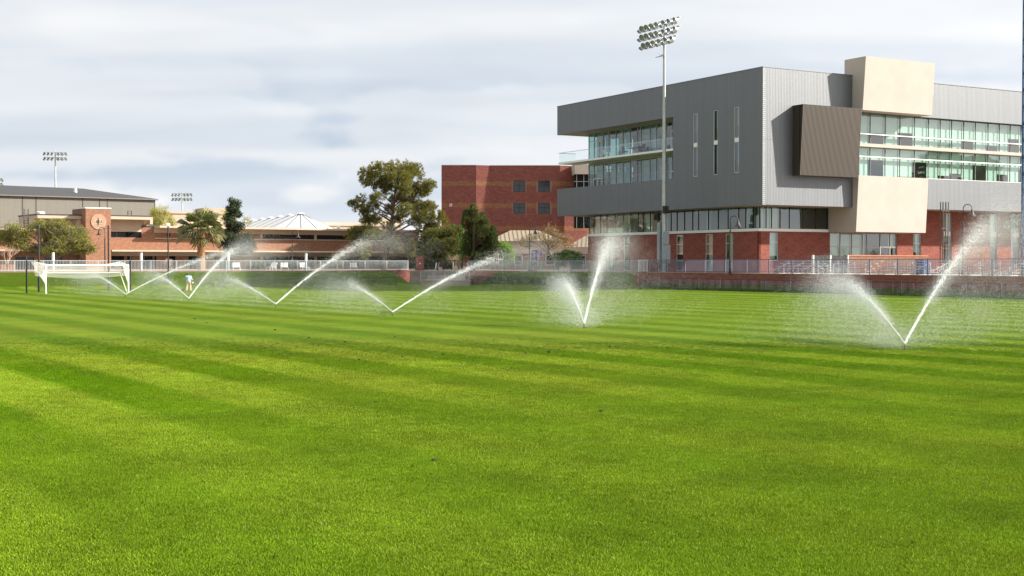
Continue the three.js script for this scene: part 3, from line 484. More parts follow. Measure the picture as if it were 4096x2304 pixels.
// ---------------------------------------------------------------- long two-storey brick building on the left
{
  const g = thing('brick_building', 'long low orange brick building with cream canopies and dark window strips', 'building', FQ.pt(0, 0, 0), FQ.t);
  const up = [[17.38, 26.34], [26.8, 35.9], [36.3, 44.0]];
  part('brick_wall', wallGeo(rectPts(-0.1, 46, 1.5, 7.85), [[1.8, 2.4, 6.55, 7.05], ...up.map(([a, b]) => [a, b, 6.4, 7.08]), [-0.05, 0.27, 1.7, 3.66], [1.95, 3.2, 1.7, 3.66], [5.2, 7.6, 1.7, 3.66], [9.5, 12, 1.7, 3.66], ...up.map(([a, b]) => [a, b, 2.2, 3.62])], 0.35), M.brickC, g);
  part('end_wall', BX(45.65, 46, 1.5, 7.85, -16, -0.352), M.brickC, g);
  part('rear_wall', BX(-0.1, 45.6, 1.5, 7.85, -16.3, -16.002), M.brickC, g);
  part('roof', BX(-0.2, 46.1, 7.852, 7.95, -16.4, 0.0), M.concrete, g);
  part('roof_eave', new Geo().box(-0.1, 46.4, 7.82, 8.1, 0.002, 2.3).box(-0.1, 46.4, 7.96, 8.1, -16.5, 0.0).done(), M.fascia, g);
  part('cream_beam', BX(-0.1, 46.02, 7.12, 7.818, 0.003, 0.12), M.cream, g);
  part('ledge', BX(-0.12, 44.1, 6.22, 6.36, 0.003, 0.22), M.cream, g);
  for (const x of [17.17, 26.57, 36.1]) { part('pier', BX(x - 0.2, x + 0.2, 6.362, 7.118, 0.003, 0.08), M.cream, g); part('pier', BX(x - 0.2, x + 0.2, 1.69, 3.64, 0.003, 0.1), M.cream, g); }
  part('canopy', BX(-7.5, 46.2, 4.27, 4.5, 0.004, 3.1), M.fascia, g);
  part('cream_beam', BX(-0.1, 46.0, 3.66, 4.268, 0.003, 0.14), M.cream, g);
  const strip = (a, b, lo, hi, n) => { const w = part('window', new Geo().box(a, b, lo, lo + 0.06, -0.16, -0.1).box(a, b, hi - 0.06, hi, -0.16, -0.1).done(), M.darkTrim, g); for (let k = 0; k < n; k++) { const u0 = lerp(a, b, k / n), u1 = lerp(a, b, (k + 1) / n); part('pane', BX(u0 + 0.03, u1 - 0.03, lo + 0.06, hi - 0.06, -0.17, -0.14), M.darkGlass, w); } };
  up.forEach(([a, b], k) => { strip(a, b, 6.4, 7.08, 5); strip(a, b, 2.2, 3.62, 4); });
  for (const [a, b] of [[-0.05, 0.27], [1.95, 3.2], [5.2, 7.6], [9.5, 12]]) strip(a, b, 1.7, 3.66, 1);
  part('vent', BX(1.8, 2.4, 6.55, 7.05, -0.2, -0.15), M.darkTrim, g);
  for (const [x, s] of [[2.2, 1], [31, 0.8]]) { const v = part('roof_vent', new THREE.CylinderGeometry(0.32 * s, 0.32 * s, 0.3, 14).translate(x, 8.25, -0.5), M.white, g); part('vent_cap', new THREE.CylinderGeometry(0.2, 0.45 * s, 0.16, 14).translate(x, 8.5, -0.5), M.white, v); }
  // taller wing beside the seal tower
  part('brick_wall', wallGeo(rectPts(-7.6, -0.102, 1.5, 6.34), [[-6.5, -4.6, 1.7, 3.66], [-4.2, -3.5, 1.7, 3.66], [-1.6, -0.3, 1.7, 3.66]], 0.35), M.brickC, g);
  part('brick_wall', BX(-2.0, -0.102, 6.342, 7.98, -0.35, 0), M.brickC, g);
  part('cream_wall', BX(-7.6, -2.002, 7.2, 9.3, -0.35, -0.02), M.cream, g);
  part('cream_wall', BX(-2.0, -1.0, 7.982, 9.3, -0.35, -0.02), M.cream, g);
  strip(-7.5, -2.002, 6.342, 7.2, 3);
  for (const [a, b] of [[-6.5, -4.6], [-4.2, -3.5], [-1.6, -0.3]]) strip(a, b, 1.7, 3.66, 1);
  part('upper_eave', new Geo().box(-7.6, -1.0, 8.95, 9.4, -0.018, 1.9).hexa([[-1.7, 8.3, 0], [-1.0, 8.3, 0], [-1.0, 8.3, -0.015], [-1.7, 8.3, -0.015], [-2.1, 8.95, 1.88], [-1.0, 8.95, 1.88], [-1.0, 8.95, -0.015], [-2.1, 8.95, -0.015]]).box(-1.42, -1.0, 8.3, 8.95, 0.02, 1.9).done(), M.cream, g);
  part('roof_cap', new Geo().box(-7.6, -0.98, 9.402, 9.55, -8, 1.95).box(-2.0, 0.1, 7.985, 8.13, -0.5, 0.12).done(), M.darkTrim, g);
  part('cream_beam', BX(-7.5, -0.12, 3.66, 4.268, 0.003, 0.14), M.cream, g);
  // block left of the tower and the lower roof beyond it
  part('cream_wall', new Geo().box(-17.4, -11.25, 7.2, 8.9, -8, -0.4).box(-17.4, -11.25, 8.9, 9.36, -8, 1.3).box(-11.75, -11.25, 7.4, 8.9, -0.39, 1.0).done(), M.cream, g);
  part('roof_cap', BX(-17.5, -11.25, 9.362, 9.52, -8.1, 1.36), M.darkTrim, g);
  part('brick_wall', wallGeo(rectPts(-42, -11.25, 1.5, 7.19), [[-16, -13.5, 1.7, 3.5], [-20, -17.4, 1.7, 3.5], [-25, -22, 1.7, 3.5], [-31, -28, 1.7, 3.5]], 0.35).translate(0, 0, -0.4), M.brickC, g);
  for (const [a, b] of [[-16, -13.5], [-20, -17.4], [-25, -22], [-31, -28]]) { const w = part('window', BX(a, b, 1.7, 3.5, -0.72, -0.66), M.darkGlass, g); part('mullion', BX((a + b) / 2 - 0.04, (a + b) / 2 + 0.04, 1.7, 3.5, -0.655, -0.6), M.darkTrim, w); }
  part('roof_eave', BX(-42, -17.42, 7.2, 7.5, -10, 0.5), M.fascia, g);
  part('canopy', BX(-42, -11.3, 4.27, 4.5, -0.38, 1.6), M.fascia, g);
  // seal tower
  const tw = part('tower', BX(-11.22, -7.62, 1.5, 10.36, -3, 3), M.brickC, g);
  part('tower_cap', BX(-11.28, -7.56, 10.362, 10.5, -3.06, 3.06), M.white, tw);
  { // round emblem: saguaro, cross and hills in a lettered ring
    const c = document.createElement('canvas'); c.width = c.height = 512; const x = c.getContext('2d');
    x.fillStyle = '#a98a73'; x.fillRect(0, 0, 512, 512); x.strokeStyle = '#6d5243'; x.lineWidth = 5; for (const r of [250, 238, 160]) { x.beginPath(); x.arc(256, 256, r, 0, 7); x.stroke(); }
    x.lineWidth = 8; x.beginPath(); x.arc(256, 256, 157, 0, 7); x.stroke();
    x.fillStyle = '#7a5d4b'; x.font = 'bold 46px serif'; x.textAlign = 'center';
    const ring = (s, a0, a1, flip) => [...s].forEach((ch, k) => { const a = a0 + (a1 - a0) * k / (s.length - 1); x.save(); x.translate(256 + Math.cos(a) * 200, 256 + Math.sin(a) * 200); x.rotate(flip ? a - Math.PI / 2 : a + Math.PI / 2); x.fillText(ch, 0, 16); x.restore(); });
    ring('GRAND CANYON UNIVERSITY', Math.PI * 0.98, Math.PI * 2.02, false); ring('PHOENIX, ARIZONA', Math.PI * 0.8, Math.PI * 0.2, true);
    x.strokeStyle = x.fillStyle = '#23241f'; x.lineCap = 'round';
    const ln = (w, ...p) => { x.lineWidth = w; x.beginPath(); x.moveTo(p[0], p[1]); for (let k = 2; k < p.length; k += 2) x.lineTo(p[k], p[k + 1]); x.stroke(); };
    ln(34, 232, 140, 232, 350); ln(24, 185, 225, 185, 270, 205, 300, 228, 310); ln(24, 262, 210, 262, 285, 245, 312); ln(8, 208, 215, 210, 270, 224, 290);
    ln(18, 342, 220, 342, 290); ln(17, 322, 240, 362, 240); ln(7, 105, 300, 150, 280, 190, 290); ln(9, 285, 298, 310, 284, 345, 292, 402, 296); ln(9, 150, 360, 190, 352, 240, 366, 300, 345, 370, 352); ln(6, 185, 375, 260, 385); ln(6, 210, 398, 290, 398);
    const t = new THREE.CanvasTexture(c); t.colorSpace = THREE.SRGBColorSpace;
    const e = part('emblem', new THREE.CylinderGeometry(1.13, 1.13, 0.08, 48).rotateX(Math.PI / 2).translate(-9.38, 8.5, 3.042), mat(0.36, 0.25, 0.18, 0.9), tw, 'round stone emblem with a cactus and a cross');
    part('emblem_face', new THREE.CircleGeometry(1.12, 48).translate(-9.38, 8.5, 3.086), new THREE.MeshPhysicalMaterial({ map: t, roughness: 0.9 }), tw);
  }
}
// things on the left roofs
for (const [x, z, y, s, lab] of [[-22.5, -3, 7.5, 1.3, 'white air conditioner box on the low roof far left']]) {
  const g = thing('air_conditioner', lab, 'air conditioner', FQ.pt(x, y, z), FQ.t); part('housing', BX(-0.6 * s, 0.6 * s, 0, 1.2 * s, -0.5, 0.5), M.white, g); part('grille', BX(-0.5 * s, 0.1 * s, 0.15, 1.0 * s, 0.502, 0.53), M.darkTrim, g);
}
{ const g = thing('roof_vent', 'round white roof vent on the cream block left of the emblem tower', 'vent', FQ.pt(-16.3, 9.52, -1), 0); part('drum', new THREE.CylinderGeometry(0.55, 0.6, 0.28, 20).translate(0, 0.14, 0), M.white, g); part('lid', new THREE.CylinderGeometry(0.4, 0.62, 0.12, 20).translate(0, 0.34, 0), M.white, g); }
for (const [x, y, z, h, lab] of [[-18.6, 7.5, 0.0, 2.7, 'dark steel roof ladder left of the cream block'], [-3.6, 9.55, -0.5, 0.75, 'small dark steel roof guard above the cream eave']]) {
  const g = thing('roof_ladder', lab, 'ladder', FQ.pt(x, y, z), FQ.t); for (const s of [-0.28, 0.28]) part('rail', BX(s - 0.05, s + 0.05, 0, h, -0.05, 0.05), M.darkTrim, g);
  for (let k = 1; k < h / 0.35; k++) part('rung', BX(-0.23, 0.23, k * 0.35 - 0.03, k * 0.35 + 0.03, -0.03, 0.03), M.darkTrim, g);
}
// ---------------------------------------------------------------- gym hall
{
  const g = thing('gym_hall', 'big grey-beige metal gym hall with a dark low roof', 'building', FG.pt(0, 0, 0), FG.t);
  part('siding', BX(-90, 0, 1.5, 15.3, -60, 0), M.gym, g);
  const e = 15.32, r = 18.7;
  part('roof', new Geo().quad([-90, e, 0.5], [0.5, e, 0.5], [-4.3, r, -31], [-90, r + 0.6, -31]).tri([0.5, e, 0.5], [0.5, e, -60.5], [-4.3, r, -31]).quad([0.5, e, -60.5], [-90, e, -60.5], [-90, r + 0.6, -31], [-4.3, r, -31]).quad([-90, e, -60.5], [0.5, e, -60.5], [0.5, e, 0.5], [-90, e, 0.5]).done(), M.gymRoof, g);
  part('gutter', new Geo().box(-90, 0.52, 15.12, 15.31, 0.02, 0.56).box(0.02, 0.52, 15.12, 15.31, -60, 0.0).done(), M.gym, g);
  part('corner_trim', BX(-0.15, 0.03, 1.5, 15.1, -0.02, 0.03), M.darkTrim, g);
  for (const x of [-25.7, -23.2, -14.4, -11.1, -9.6]) part('joint', BX(x - 0.08, x + 0.08, 9, 15.1, 0.0, 0.03), M.darkTrim, g);
  part('roof_vent', new THREE.CylinderGeometry(0.3, 0.35, 0.8, 10).translate(-12, 17.2, -12), M.white, g);
}
// ---------------------------------------------------------------- white tensile roof
{
  const g = thing('tensile_canopy', 'white peaked fabric canopy behind the brick building', 'canopy', [-37.75, 0, -235], 0.40);
  const top = 11.45, eave = 6.6, sp = 8.1, hw = 10.4, ribs = new Geo();   // ridge runs along -Z
  const foot = (a) => [Math.sin(a) * hw, eave, Math.cos(a) * hw];
  const seg = 7, A = (k) => -Math.PI / 2 + Math.PI * k / seg;
  for (let k = 0; k < seg; k++) { part('fabric_panel', new Geo().tri([0, top, 0], foot(A(k)), foot(A(k + 1))).done(), M.tent, g); }
  for (let k = 0; k <= seg; k++) ribs.tube([0, top + 0.05, 0], foot(A(k)).map((v, i) => (i === 1 ? v + 0.05 : v)), 0.07, 0.07, 6, false);
  for (let k = 0; k < 6; k++) {
    const z0 = -k * sp, z1 = z0 - sp, zm = (z0 + z1) / 2;
    for (const s of [-1, 1]) {
      const b = new Geo(), v = (x, y, z) => [x * s, y, z], Q = (p, q, r, t) => (s > 0 ? b.quad(p, q, r, t) : b.quad(t, r, q, p));
      Q(v(0, top, z0), v(hw, eave, z0), v(hw, eave, zm), v(0, top - 0.3, zm)); Q(v(0, top - 0.3, zm), v(hw, eave, zm), v(hw, eave, z1), v(0, top, z1));
      part('fabric_panel', b.done(), M.tent, g); ribs.tube(v(0, top + 0.05, z1), v(hw, eave + 0.05, z1), 0.07, 0.07, 6, false);
    }
  }
  part('ribs', ribs.done(), M.tentRib, g);
  for (let k = 0; k <= 6; k++) part('peak_cap', new THREE.ConeGeometry(0.75, 0.35, 12, 1, true).translate(0, top + 0.1, -k * sp), M.tent, g);
  for (const [x, z] of [[-hw, 0], [hw, 0], [-hw, -24.3], [hw, -24.3], [-hw, -48.6], [hw, -48.6], [0, hw]]) part('mast', new Geo().tube([x, PLAZA, z], [x, eave, z], 0.12, 0.12, 8).done(), M.galv, g);
  part('antenna', new Geo().tube([-6, 6.6, -40], [-6, 14.0, -40], 0.05, 0.03, 5).done(), M.rust, g);
}
// ---------------------------------------------------------------- distant pale buildings
function paleBlock(label, pos, turn, w, d, h, m) {
  const g = thing('far_building', label, 'building', pos, turn);
  part('wall', BX(-w / 2, w / 2, 0, h - 0.6, -d, 0), m, g); part('cornice', BX(-w / 2 - 0.25, w / 2 + 0.25, h - 0.6, h, -d - 0.2, 0.25), M.fascia, g);
  part('tower', BX(-w / 2 + w * 0.72, w / 2 + 0.5, h + 0.002, h + 0.9, -d * 0.5, 0.1), m, g);
  for (let k = 0; k < 4; k++) { const wn = part('window', BX(-w * 0.4 + k * w * 0.22, -w * 0.4 + k * w * 0.22 + w * 0.1, h * 0.35, h * 0.55, 0.002, 0.05), M.darkGlass, g); part('sill', BX(-w * 0.41 + k * w * 0.22, -w * 0.39 + k * w * 0.22 + w * 0.1, h * 0.33, h * 0.345, 0.002, 0.1), M.white, wn); }
  return g;
}
const tanWall = mat(0.40, 0.33, 0.25, 0.9, 0, { map: stuccoMap });
paleBlock('tan flat-roofed building between the canopy and the pine', [-28.5, 1.5, -245], 0.5, 17, 14, 8.6, tanWall);
paleBlock('pale cream building far behind the yellow-green tree', [-79.5, 1.5, -318], 0.5, 22, 14, 13.6, M.cream);
// ---------------------------------------------------------------- tall red brick building with the number
{
  const g = thing('brick_tower_block', 'tall plain dark red brick building with four square windows', 'building', [0, 0, 0]);
  const Y0 = 1.5, Y1 = 17.9, pts = [[-11.0, -205], [-5.6, -205], [-3.45, -205.7], [7.5, -205.7], [15, -208.6]], bw = 0.36, bh = 0.137, r = rng(29);
  const tones = [[0.205, 0.06, 0.046], [0.235, 0.075, 0.056], [0.18, 0.052, 0.042], [0.215, 0.068, 0.05]], tan = [[0.25, 0.11, 0.05], [0.225, 0.095, 0.045], [0.27, 0.12, 0.058]];
  const brickMat = new THREE.MeshPhysicalMaterial({ vertexColors: true, roughness: 0.9 }), mortarMat = mat(0.27, 0.16, 0.125, 0.95);
  const k = 205.7 / 205, wins = [[0.19, 2.07, 13.69, 15.46], [4.06, 5.93, 13.69, 15.46], [0.19, 2.07, 10.3, 12.0], [4.06, 5.93, 10.3, 12.0]].map(([a, b, c, d]) => [a * k + 3.45, b * k + 3.45, 2.69 + (c - 2.69) * k, 2.69 + (d - 2.69) * k]);
  const stripes = [[14.72, 15.44], [11.28, 12.01], [7.7, 8.4]];
  pts.slice(0, -1).forEach(([x0, z0], n) => {
    const [x1, z1] = pts[n + 1], len = Math.hypot(x1 - x0, z1 - z0), turn = Math.atan2(-(z1 - z0), x1 - x0), holes = n === 2 ? wins : [];
    const w = part('wall', wallGeo(rectPts(0, len, Y0, Y1 - 0.05), holes, 0.4).translate(0, 0, 0), mortarMat, g); w.position.set(x0, 0, z0); w.rotation.y = turn;
    const b = new Geo(), low = 4.6;
    for (let row = 0, y = Y1 - 0.06 - bh; y > low; y -= bh, row++) for (let x = -(row % 2) * bw / 2; x < len; x += bw) {
      const a = Math.max(0, x) + 0.008, c = Math.min(len, x + bw) - 0.008; if (c - a < 0.03) continue;
      if (holes.some(([h0, h1, h2, h3]) => c > h0 + 0.02 && a < h1 - 0.02 && y + bh > h2 + 0.02 && y < h3 - 0.02)) continue;
      const set = stripes.some(([s0, s1]) => y + bh / 2 > s0 && y + bh / 2 < s1) ? tan : tones, t = set[Math.floor(r() * set.length)], v = 0.85 + 0.3 * r(); b.col = t.map((q) => q * v);
      const d = 0.014 + 0.006 * r(), e = y + bh - 0.012;
      b.quad([a, y, d], [c, y, d], [c, e, d], [a, e, d]).quad([a, e, d], [c, e, d], [c, e, 0], [a, e, 0]).quad([a, y, 0], [c, y, 0], [c, y, d], [a, y, d]).quad([a, y, 0], [a, y, d], [a, e, d], [a, e, 0]).quad([c, y, d], [c, y, 0], [c, e, 0], [c, e, d]);
    }
    const br = part('brickwork', b.done(), brickMat, g); br.position.copy(w.position); br.rotation.y = turn; br.userData.kind = 'stuff';
    const cp = part('coping', BX(0, len, Y1 - 0.05, Y1 + 0.02, -0.42, 0.05), M.alu, g); cp.position.copy(w.position); cp.rotation.y = turn;
    for (const [h0, h1, h2, h3] of holes) {
      const fr = part('window', new Geo().box(h0, h1, h2, h2 + 0.07, -0.1, 0.0).box(h0, h1, h3 - 0.07, h3, -0.1, 0.0).box(h0, h0 + 0.07, h2 + 0.07, h3 - 0.07, -0.1, 0.0).box(h1 - 0.07, h1, h2 + 0.07, h3 - 0.07, -0.1, 0.0).box((h0 + h1) / 2 - 0.035, (h0 + h1) / 2 + 0.035, h2 + 0.07, h3 - 0.07, -0.1, -0.01).box(h0 + 0.07, (h0 + h1) / 2 - 0.036, lerp(h2, h3, 0.56) - 0.03, lerp(h2, h3, 0.56) + 0.03, -0.1, -0.01).box((h0 + h1) / 2 + 0.036, h1 - 0.07, lerp(h2, h3, 0.56) - 0.03, lerp(h2, h3, 0.56) + 0.03, -0.1, -0.01).done(), M.black, g);
      fr.position.copy(w.position); fr.rotation.y = turn;
      for (const [a, c] of [[h0 + 0.07, (h0 + h1) / 2 - 0.035], [(h0 + h1) / 2 + 0.035, h1 - 0.07]]) for (const [d, e] of [[h2 + 0.07, lerp(h2, h3, 0.56) - 0.03], [lerp(h2, h3, 0.56) + 0.03, h3 - 0.07]]) part('pane', BX(a, c, d, e, -0.08, -0.06), M.greyGlass, fr);
    }
  });
  part('rear_wall', new Geo().box(-10.98, -10.6, Y0, Y1 - 0.08, -232, -205.42).box(-10.59, 30, Y0, Y1 - 0.08, -232, -231.6).done(), mat(0.2, 0.065, 0.05, 0.9), g);
  part('roof', BX(-10.5, 20, Y1 - 0.7, Y1 - 0.5, -231, -213), M.concrete, g);
  part('roof_hatch', new Geo().box(-5.2, -2.2, Y1 - 0.49, Y1 + 0.25, -213, -211).done(), M.alu, g);
  { // number sign
    const c = document.createElement('canvas'); c.width = 256; c.height = 256; const x = c.getContext('2d'); x.fillStyle = '#7c1f26'; x.fillRect(0, 0, 256, 256); x.fillStyle = '#f2eef0'; x.font = 'bold 190px sans-serif'; x.textAlign = 'center'; x.fillText('29', 128, 180); x.fillRect(22, 206, 212, 12); x.fillRect(40, 228, 176, 8);
    const t = new THREE.CanvasTexture(c); t.colorSpace = THREE.SRGBColorSpace;
    const s = part('number_sign', BX(-9.88, -9.24, 11.34, 12.02, -204.97, -204.93), mat(0.2, 0.02, 0.03, 0.6), g); part('number_face', new THREE.PlaneGeometry(0.62, 0.66).translate(-9.56, 11.68, -204.925), new THREE.MeshPhysicalMaterial({ map: t, roughness: 0.5 }), s);
  }
}
{ // stair link between the brick block and the grey building
  const g = thing('glass_link', 'dark glazed link with a cream top behind the grey building', 'building', [0, 0, 0]);
  part('cream_top', new Geo().hexa([[9.7, 16.3, -202], [14.5, 16.3, -203], [14.5, 16.3, -207], [9.4, 16.3, -207], [9.55, 17.8, -201.6], [14.5, 17.8, -202.6], [14.5, 17.8, -207], [9.2, 17.8, -207]]).done(), M.stucco, g);
  const w = part('glazing', BX(9.6, 14.5, 8, 16.28, -206, -203.2), M.darkGlass, g);
  for (const x of [10.0, 11.1, 12.2, 13.3]) part('mullion', BX(x - 0.05, x + 0.05, 8, 16.28, -203.18, -203.1), M.mullion, w);
  for (const y of [10, 12, 13.9, 15.2]) part('transom', BX(9.6, 14.5, y - 0.04, y + 0.04, -203.19, -203.12), M.mullion, w);
}
// ---------------------------------------------------------------- low hip-roofed pavilions in front of it
function pavilion(label, pos, turn, w, d, eave, ridge, wallH) {
  const g = thing('pavilion', label, 'building', pos, turn), o = 0.9, rl = Math.max(0.5, w - d) / 2;
  const A = [-w / 2 - o, eave, o], B = [w / 2 + o, eave, o], C = [w / 2 + o, eave, -d - o], D = [-w / 2 - o, eave, -d - o], R0 = [-rl, ridge, -d / 2], R1 = [rl, ridge, -d / 2];
  const roof = part('roof', new Geo().quad(A, B, R1, R0).tri(B, C, R1).quad(C, D, R0, R1).tri(D, A, R0).done(), M.tanRoof, g);
  const hip = (x) => { const t = x < -rl ? (x - A[0]) / (-rl - A[0]) : x > rl ? (B[0] - x) / (B[0] - rl) : 1; return [x, lerp(eave, ridge, t) + 0.03, lerp(o, -d / 2, t)]; };
  for (let x = A[0] + 0.6; x < B[0] - 0.3; x += 0.62) part('seam', new Geo().bar([x, eave + 0.03, o], hip(x), 0.05, 0.07).done(), M.seam, roof);
  part('fascia', new Geo().box(-w / 2 - o + 0.05, w / 2 + o - 0.05, wallH + 0.002, eave - 0.002, -d - o + 0.05, o - 0.05).done(), M.pink, g);
  part('wall', BX(-w / 2, w / 2, 0, wallH, -d, 0), M.brickC, g);
  for (let k = 0; k < 4; k++) { const x = -w / 2 + (k + 0.5) * w / 4, wn = part('window', BX(x - 0.6, x + 0.6, 0.7, wallH - 0.15, 0.002, 0.06), M.white, g); part('pane', BX(x - 0.52, x + 0.52, 0.78, wallH - 0.23, 0.062, 0.08), M.darkGlass, wn); }
  return g;
}
pavilion('low pavilion with a tan metal hip roof below the tall brick block', [2.0, 1.6, -186], 0.08, 9.0, 5.0, 4.1, 5.7, 2.35);
pavilion('tan hip-roofed pavilion partly behind the grey building', [14.6, 1.6, -190], -0.1, 12, 8, 3.3, 6.2, 2.3);
// ---------------------------------------------------------------- floodlight masts
const shellG = new THREE.LatheGeometry([[0.001, -0.34], [0.1, -0.33], [0.17, -0.2], [0.3, 0.02], [0.33, 0.12], [0.34, 0.13]].map(([x, y]) => new THREE.Vector2(x, y)), 18).rotateX(Math.PI / 2);
const visorG = new THREE.CylinderGeometry(0.35, 0.37, 0.42, 16, 1, true, -Math.PI / 2, Math.PI).rotateX(Math.PI / 2).rotateZ(0).translate(0, 0.0, 0.32);
const lensG = new THREE.CircleGeometry(0.3, 18).translate(0, 0, 0.05);
const shellMat = M.lampShell.clone(); shellMat.side = THREE.DoubleSide;
function floodLamp(parent, x, y, z, turn, tilt, s = 1) {
  const l = part('lamp', shellG, shellMat, parent); l.position.set(x, y, z); l.rotation.set(0, turn, 0); l.rotateX(tilt); l.scale.setScalar(s);
  part('visor', visorG, shellMat, l); part('lens', lensG, M.lampGlass, l);
}
{
  const g = thing('floodlight_mast', 'tall galvanised sports floodlight mast in front of the grey building', 'floodlight', [15.27, PLAZA, -132], FB.t);
  const rows = [[25.2, [-3.3, -2.5, -1.6, -0.75, 0.4, 1.3, 2.3]], [24.32, [-3.3, -2.5, -1.6, -0.75, 0.4, 1.3, 2.3]], [23.44, [-3.0, -2.2, -1.3, -0.3, 0.75, 1.75]]];
  const pole = part('pole', new Geo().tube([0, 0, 0], [0, 8, 0], 0.225, 0.205, 20).tube([0, 8, 0], [0, 16.5, 0], 0.195, 0.165, 20).tube([0, 16.5, 0], [0, 25.3, 0], 0.155, 0.115, 20).done(), M.galv, g);
  part('base_plate', BX(-0.4, 0.4, 0, 0.06, -0.4, 0.4), M.galv, g);
  rows.forEach(([y, zs]) => {
    part('crossarm', new Geo().box(-0.08, 0.02, y - 0.05, y + 0.05, Math.min(...zs) - 0.3, Math.max(...zs) + 0.3).done(), M.galv, g);
    zs.forEach((z, k) => floodLamp(g, -0.32, y - 0.3, z, -Math.PI / 2 - 0.12 * (k - 3) * 0.6, 0.42, 1.02));
  });
  part('tie_rod', new Geo().tube([0, 23.4, -1.1], [0, 25.2, -1.1], 0.015).tube([0, 23.4, 1.3], [0, 25.2, 1.3], 0.015).done(), M.galv, g);
  const b = part('area_light', new Geo().hexa([[-0.9, 21.5, -0.3], [-0.9, 21.5, 0.12], [-0.2, 21.65, 0.12], [-0.2, 21.65, -0.3], [-0.9, 21.54, -0.3], [-0.9, 21.54, 0.12], [-0.2, 21.78, 0.12], [-0.2, 21.78, -0.3]]).done(), M.bronze, g);
  part('bracket', new Geo().path([[0, 21.9, 0], [-0.45, 21.75, -0.1], [-0.55, 22.1, -0.1]], 0.03, 6).done(), M.galv, b);
  part('conduit', new Geo().tube([0.27, 0.2, 0.22], [0.27, 6.6, 0.22], 0.035, 0.035, 6).done(), M.galv, g);
}
const mastFrame = frame(15.27, 132, 30);
const boxAt = (label, x0, x1, y0, y1, z0, z1, m) => { const g = thing('electrical_cabinet', label, 'cabinet', mastFrame.pt((x0 + x1) / 2, y0, (z0 + z1) / 2), FB.t), w = (x1 - x0) / 2, d = (z1 - z0) / 2, h = y1 - y0; part('housing', BX(-w, w, 0, h, -d, d), m, g); part('door', BX(-w - 0.02, -w, 0.04, h - 0.04, -d + 0.03, d - 0.03), m, g); part('hinge', BX(-w - 0.03, -w - 0.021, 0.1, 0.2, d - 0.06, d - 0.04), M.galv, g); };
const cabMat = mat(0.28, 0.30, 0.33, 0.5, 0.2);
boxAt('upper grey electrical cabinet on the floodlight mast', -0.35, 0.05, 4.5, 5.75, 0.24, 0.8, cabMat);
boxAt('lower wide grey electrical cabinet on the floodlight mast', -0.4, 0.1, 2.65, 4.45, 0.24, 0.95, cabMat);
boxAt('tall narrow grey cabinet on the left of the floodlight mast', -0.3, 0.2, 2.65, 6.75, -0.75, -0.28, cabMat);
for (const [dx, y, dz, turn, lab] of [[-0.2, 7.6, 0.48, -1.2, 'black box loudspeaker on the right of the floodlight mast'], [-0.35, 6.95, -0.75, -2.3, 'black box loudspeaker on the left of the floodlight mast']]) {
  const g = thing('loudspeaker', lab, 'loudspeaker', mastFrame.pt(dx, y, dz), turn); g.rotation.x = 0.12;
  part('cabinet', BX(-0.25, 0.25, 0, 0.75, -0.24, 0.2), M.black, g); part('grille', BX(-0.22, 0.22, 0.03, 0.72, 0.201, 0.225), mat(0.025, 0.025, 0.027, 0.8), g);
  part('yoke', new Geo().box(-0.31, -0.26, 0.15, 0.6, -0.05, 0.05).box(0.26, 0.31, 0.15, 0.6, -0.05, 0.05).bar([-0.28, 0.2, 0], [-0.28, 0.12, -0.36], 0.05).bar([0.28, 0.2, 0], [0.28, 0.12, -0.36], 0.05).done(), M.black, g);
}
function farMast(label, x, z, base, top, turn, cols, rows, s) {
  const g = thing('floodlight_mast', label, 'floodlight', [x, base, z], turn), h = top - base;
  part('pole', new Geo().tube([0, 0, 0], [0, h, 0], 0.3, 0.14, 10).done(), M.galv, g);
  for (let r = 0; r < rows; r++) { const y = h - 0.3 - r * 1.15; part('crossarm', BX(-cols * 0.42, cols * 0.42, y - 0.06, y + 0.06, 0.1, 0.2), M.galv, g); for (let k = 0; k < cols; k++) floodLamp(g, (k - (cols - 1) / 2) * 0.82 + (k >= cols / 2 ? 0.12 : -0.12), y - 0.28, 0.35, (k < cols / 2 ? -0.6 : 0.6), 0.45, s); }
}
farMast('floodlight mast rising behind the gym hall', -104.2, -300, 1.5, 28.1, 0.2, 6, 2, 0.95);
farMast('floodlight mast behind the yellow-green tree', -82.8, -330, 1.5, 20.3, 0.0, 6, 2, 0.95);
farMast('floodlight mast at the far left edge', -127.5, -322, 1.5, 23.6, 0.3, 6, 2, 1.2);
{ const g = thing('floodlight_pole', 'low pole with four floodlights behind the right fence', 'floodlight', [42.6, PLAZA, -112], 0.3); part('pole', new Geo().tube([0, 0, 0], [0, 5.0, 0], 0.07, 0.06, 8).done(), M.galv, g); part('crossarm', new Geo().box(-0.55, 0.55, 4.5, 4.58, -0.04, 0.04).box(-0.2, 0.75, 4.9, 4.98, -0.04, 0.04).done(), M.galv, g); for (const [x, y] of [[-0.55, 4.25], [0.15, 4.25], [0.1, 4.95], [0.75, 4.95]]) floodLamp(g, x, y, 0.1, -0.5, 0.5, 0.75); }
